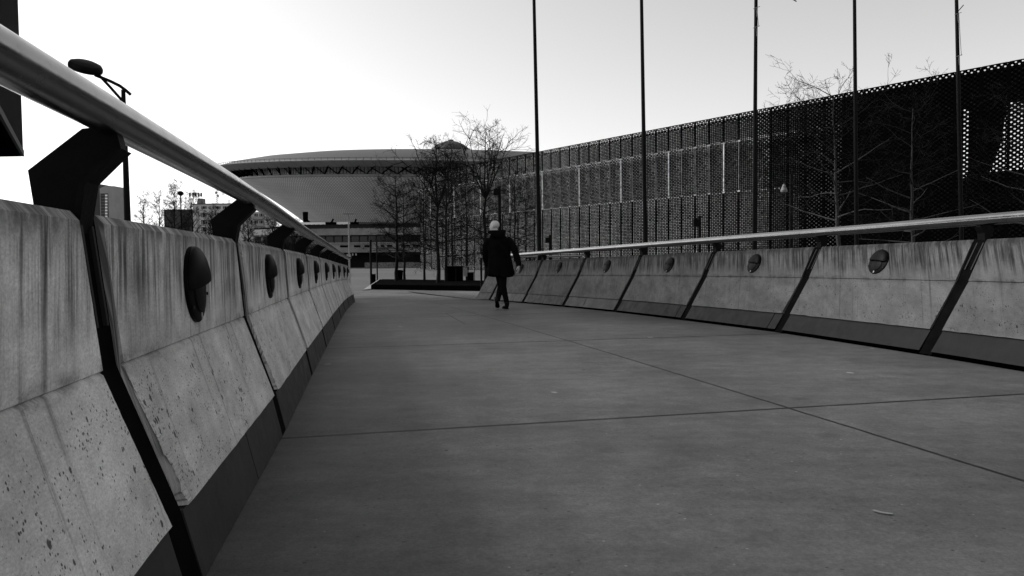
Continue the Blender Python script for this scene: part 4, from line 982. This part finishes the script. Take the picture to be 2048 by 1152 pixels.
for A, rs in ((armR, [.085, .078, .070, .064, .056]), (armL, [.085, .080, .072, .064, .056])):
    B = [p.copy() for p in A]; e = (B[-1] - B[-2]).normalized(); B[-1] = B[-1] + e * .012; mb.tube(B, rs, 14)
coat = remesh(mb, 'coat', M_coat, man, .011, 5)
mb = MB()
for k in range(14):
    a = math.pi * (1.0 + k / 13) ; 
rings = []
for k in range(21):
    a = 2 * math.pi * k / 20; back = .5 - .5 * math.sin(a)      # thick at the back (-y), thin at the front
    c = Vector((-.095 + .135 * math.cos(a), -.01 + .105 * math.sin(a), 1.575 - .012 * back + .015 * math.cos(a) * 0)); w = .035 + .030 * back; n = Vector((math.cos(a), math.sin(a), 0))
    rings.append([c + n * math.cos(t) * w + upz * math.sin(t) * (.036 + .012 * back) for t in [2 * math.pi * j / 12 for j in range(12)]])
mb.loft(rings[:-1] + [rings[0]], cap=False)
ellipsoid(mb, (-.085, -.13, 1.515), .15, .06, .085)
remesh(mb, 'hood', M_coat, man, .010, 5)
mb = MB()
for A, rs in ((legR, [.098, .085, .066, .058, .052]), (legL, [.098, .085, .066, .060, .052])):
    mb.tube(A, rs, 16)
eloft(mb, [(-.035, 0, .78, .16, .12), (-.035, 0, .95, .17, .12)])
remesh(mb, 'trousers', M_trou, man, .010, 4)
def shoe(heel, toe, up_, name='shoe'):
    heel, toe = Vector(heel), Vector(toe); d = (toe - heel); L = d.length; d.normalize(); up_ = (up_ - d * up_.dot(d)).normalized(); s = d.cross(up_)
    mb = MB(); rings = []
    for t, w, h in ((-.02, .026, .055), (.06, .036, .075), (.30, .034, .085), (.5, .040, .062), (.75, .048, .045), (.93, .038, .034), (1.0, .016, .022)):
        c = heel + d * L * t; rings.append([c + s * math.cos(a) * w + up_ * (h * .5 + math.sin(a) * h * .5) for a in [2 * math.pi * k / 14 for k in range(14)]])
    mb.loft(rings); c = heel + d * L * .12; mb.tube([c + up_ * .05, c + up_ * .12], [.045, .05], 12)
    remesh(mb, name, M_shoe, man, .008, 3)
    mb = MB(); mb.loft([[heel + d * L * t + s * w * q - up_ * e for q, e in ((-1, 0), (1, 0), (1, .012), (-1, .012))] for t, w in ((-.03, .028), (.3, .034), (.6, .045), (.85, .046), (1.0, .02))])
    o = mb.build('sole', M_black, None); o.parent = man
shoe((.105, -.07, .012), (.01, .17, .012), upz)
shoe((-.12, -.13, .16), (-.095, -.0, -.045 + .07), Vector((.0, .8, .5)))

# ---------------------------------------------------------------- light
SUN_EL, SUN_AZ = 39, -72       # azimuth from +Y towards -X (left of the view)
w = bpy.data.worlds.new('World'); scene.world = w; w.use_nodes = True; nt = w.node_tree
bg = nt.nodes['Background']; sky = nt.nodes.new('ShaderNodeTexSky'); sky.sky_type = 'NISHITA'; sky.sun_disc = False
sky.sun_elevation = R(SUN_EL); sky.sun_rotation = R(SUN_AZ); sky.air_density = 1.0; sky.dust_density = 2.0; sky.ozone_density = 1.0; sky.altitude = 0
bw_ = nt.nodes.new('ShaderNodeRGBToBW'); nt.links.new(sky.outputs[0], bw_.inputs[0]); nt.links.new(bw_.outputs[0], bg.inputs[0])
bg.inputs[1].default_value = .15
sl_ = bpy.data.lights.new('sun', 'SUN'); so_ = bpy.data.objects.new('sun', sl_); col.objects.link(so_)
sl_.energy = 1.5; sl_.angle = R(12); sl_.color = (1, 1, 1)
sd_ = Vector((math.sin(R(SUN_AZ)) * math.cos(R(SUN_EL)), math.cos(R(SUN_AZ)) * math.cos(R(SUN_EL)), math.sin(R(SUN_EL))))
so_.rotation_euler = sd_.to_track_quat('Z', 'Y').to_euler()
vs_ = scene.view_settings; vs_.view_transform = 'Standard'; vs_.look = 'None'; vs_.exposure = .74; vs_.gamma = 1; vs_.use_curve_mapping = False
scene.cycles.max_bounces = 6; scene.cycles.transparent_max_bounces = 12
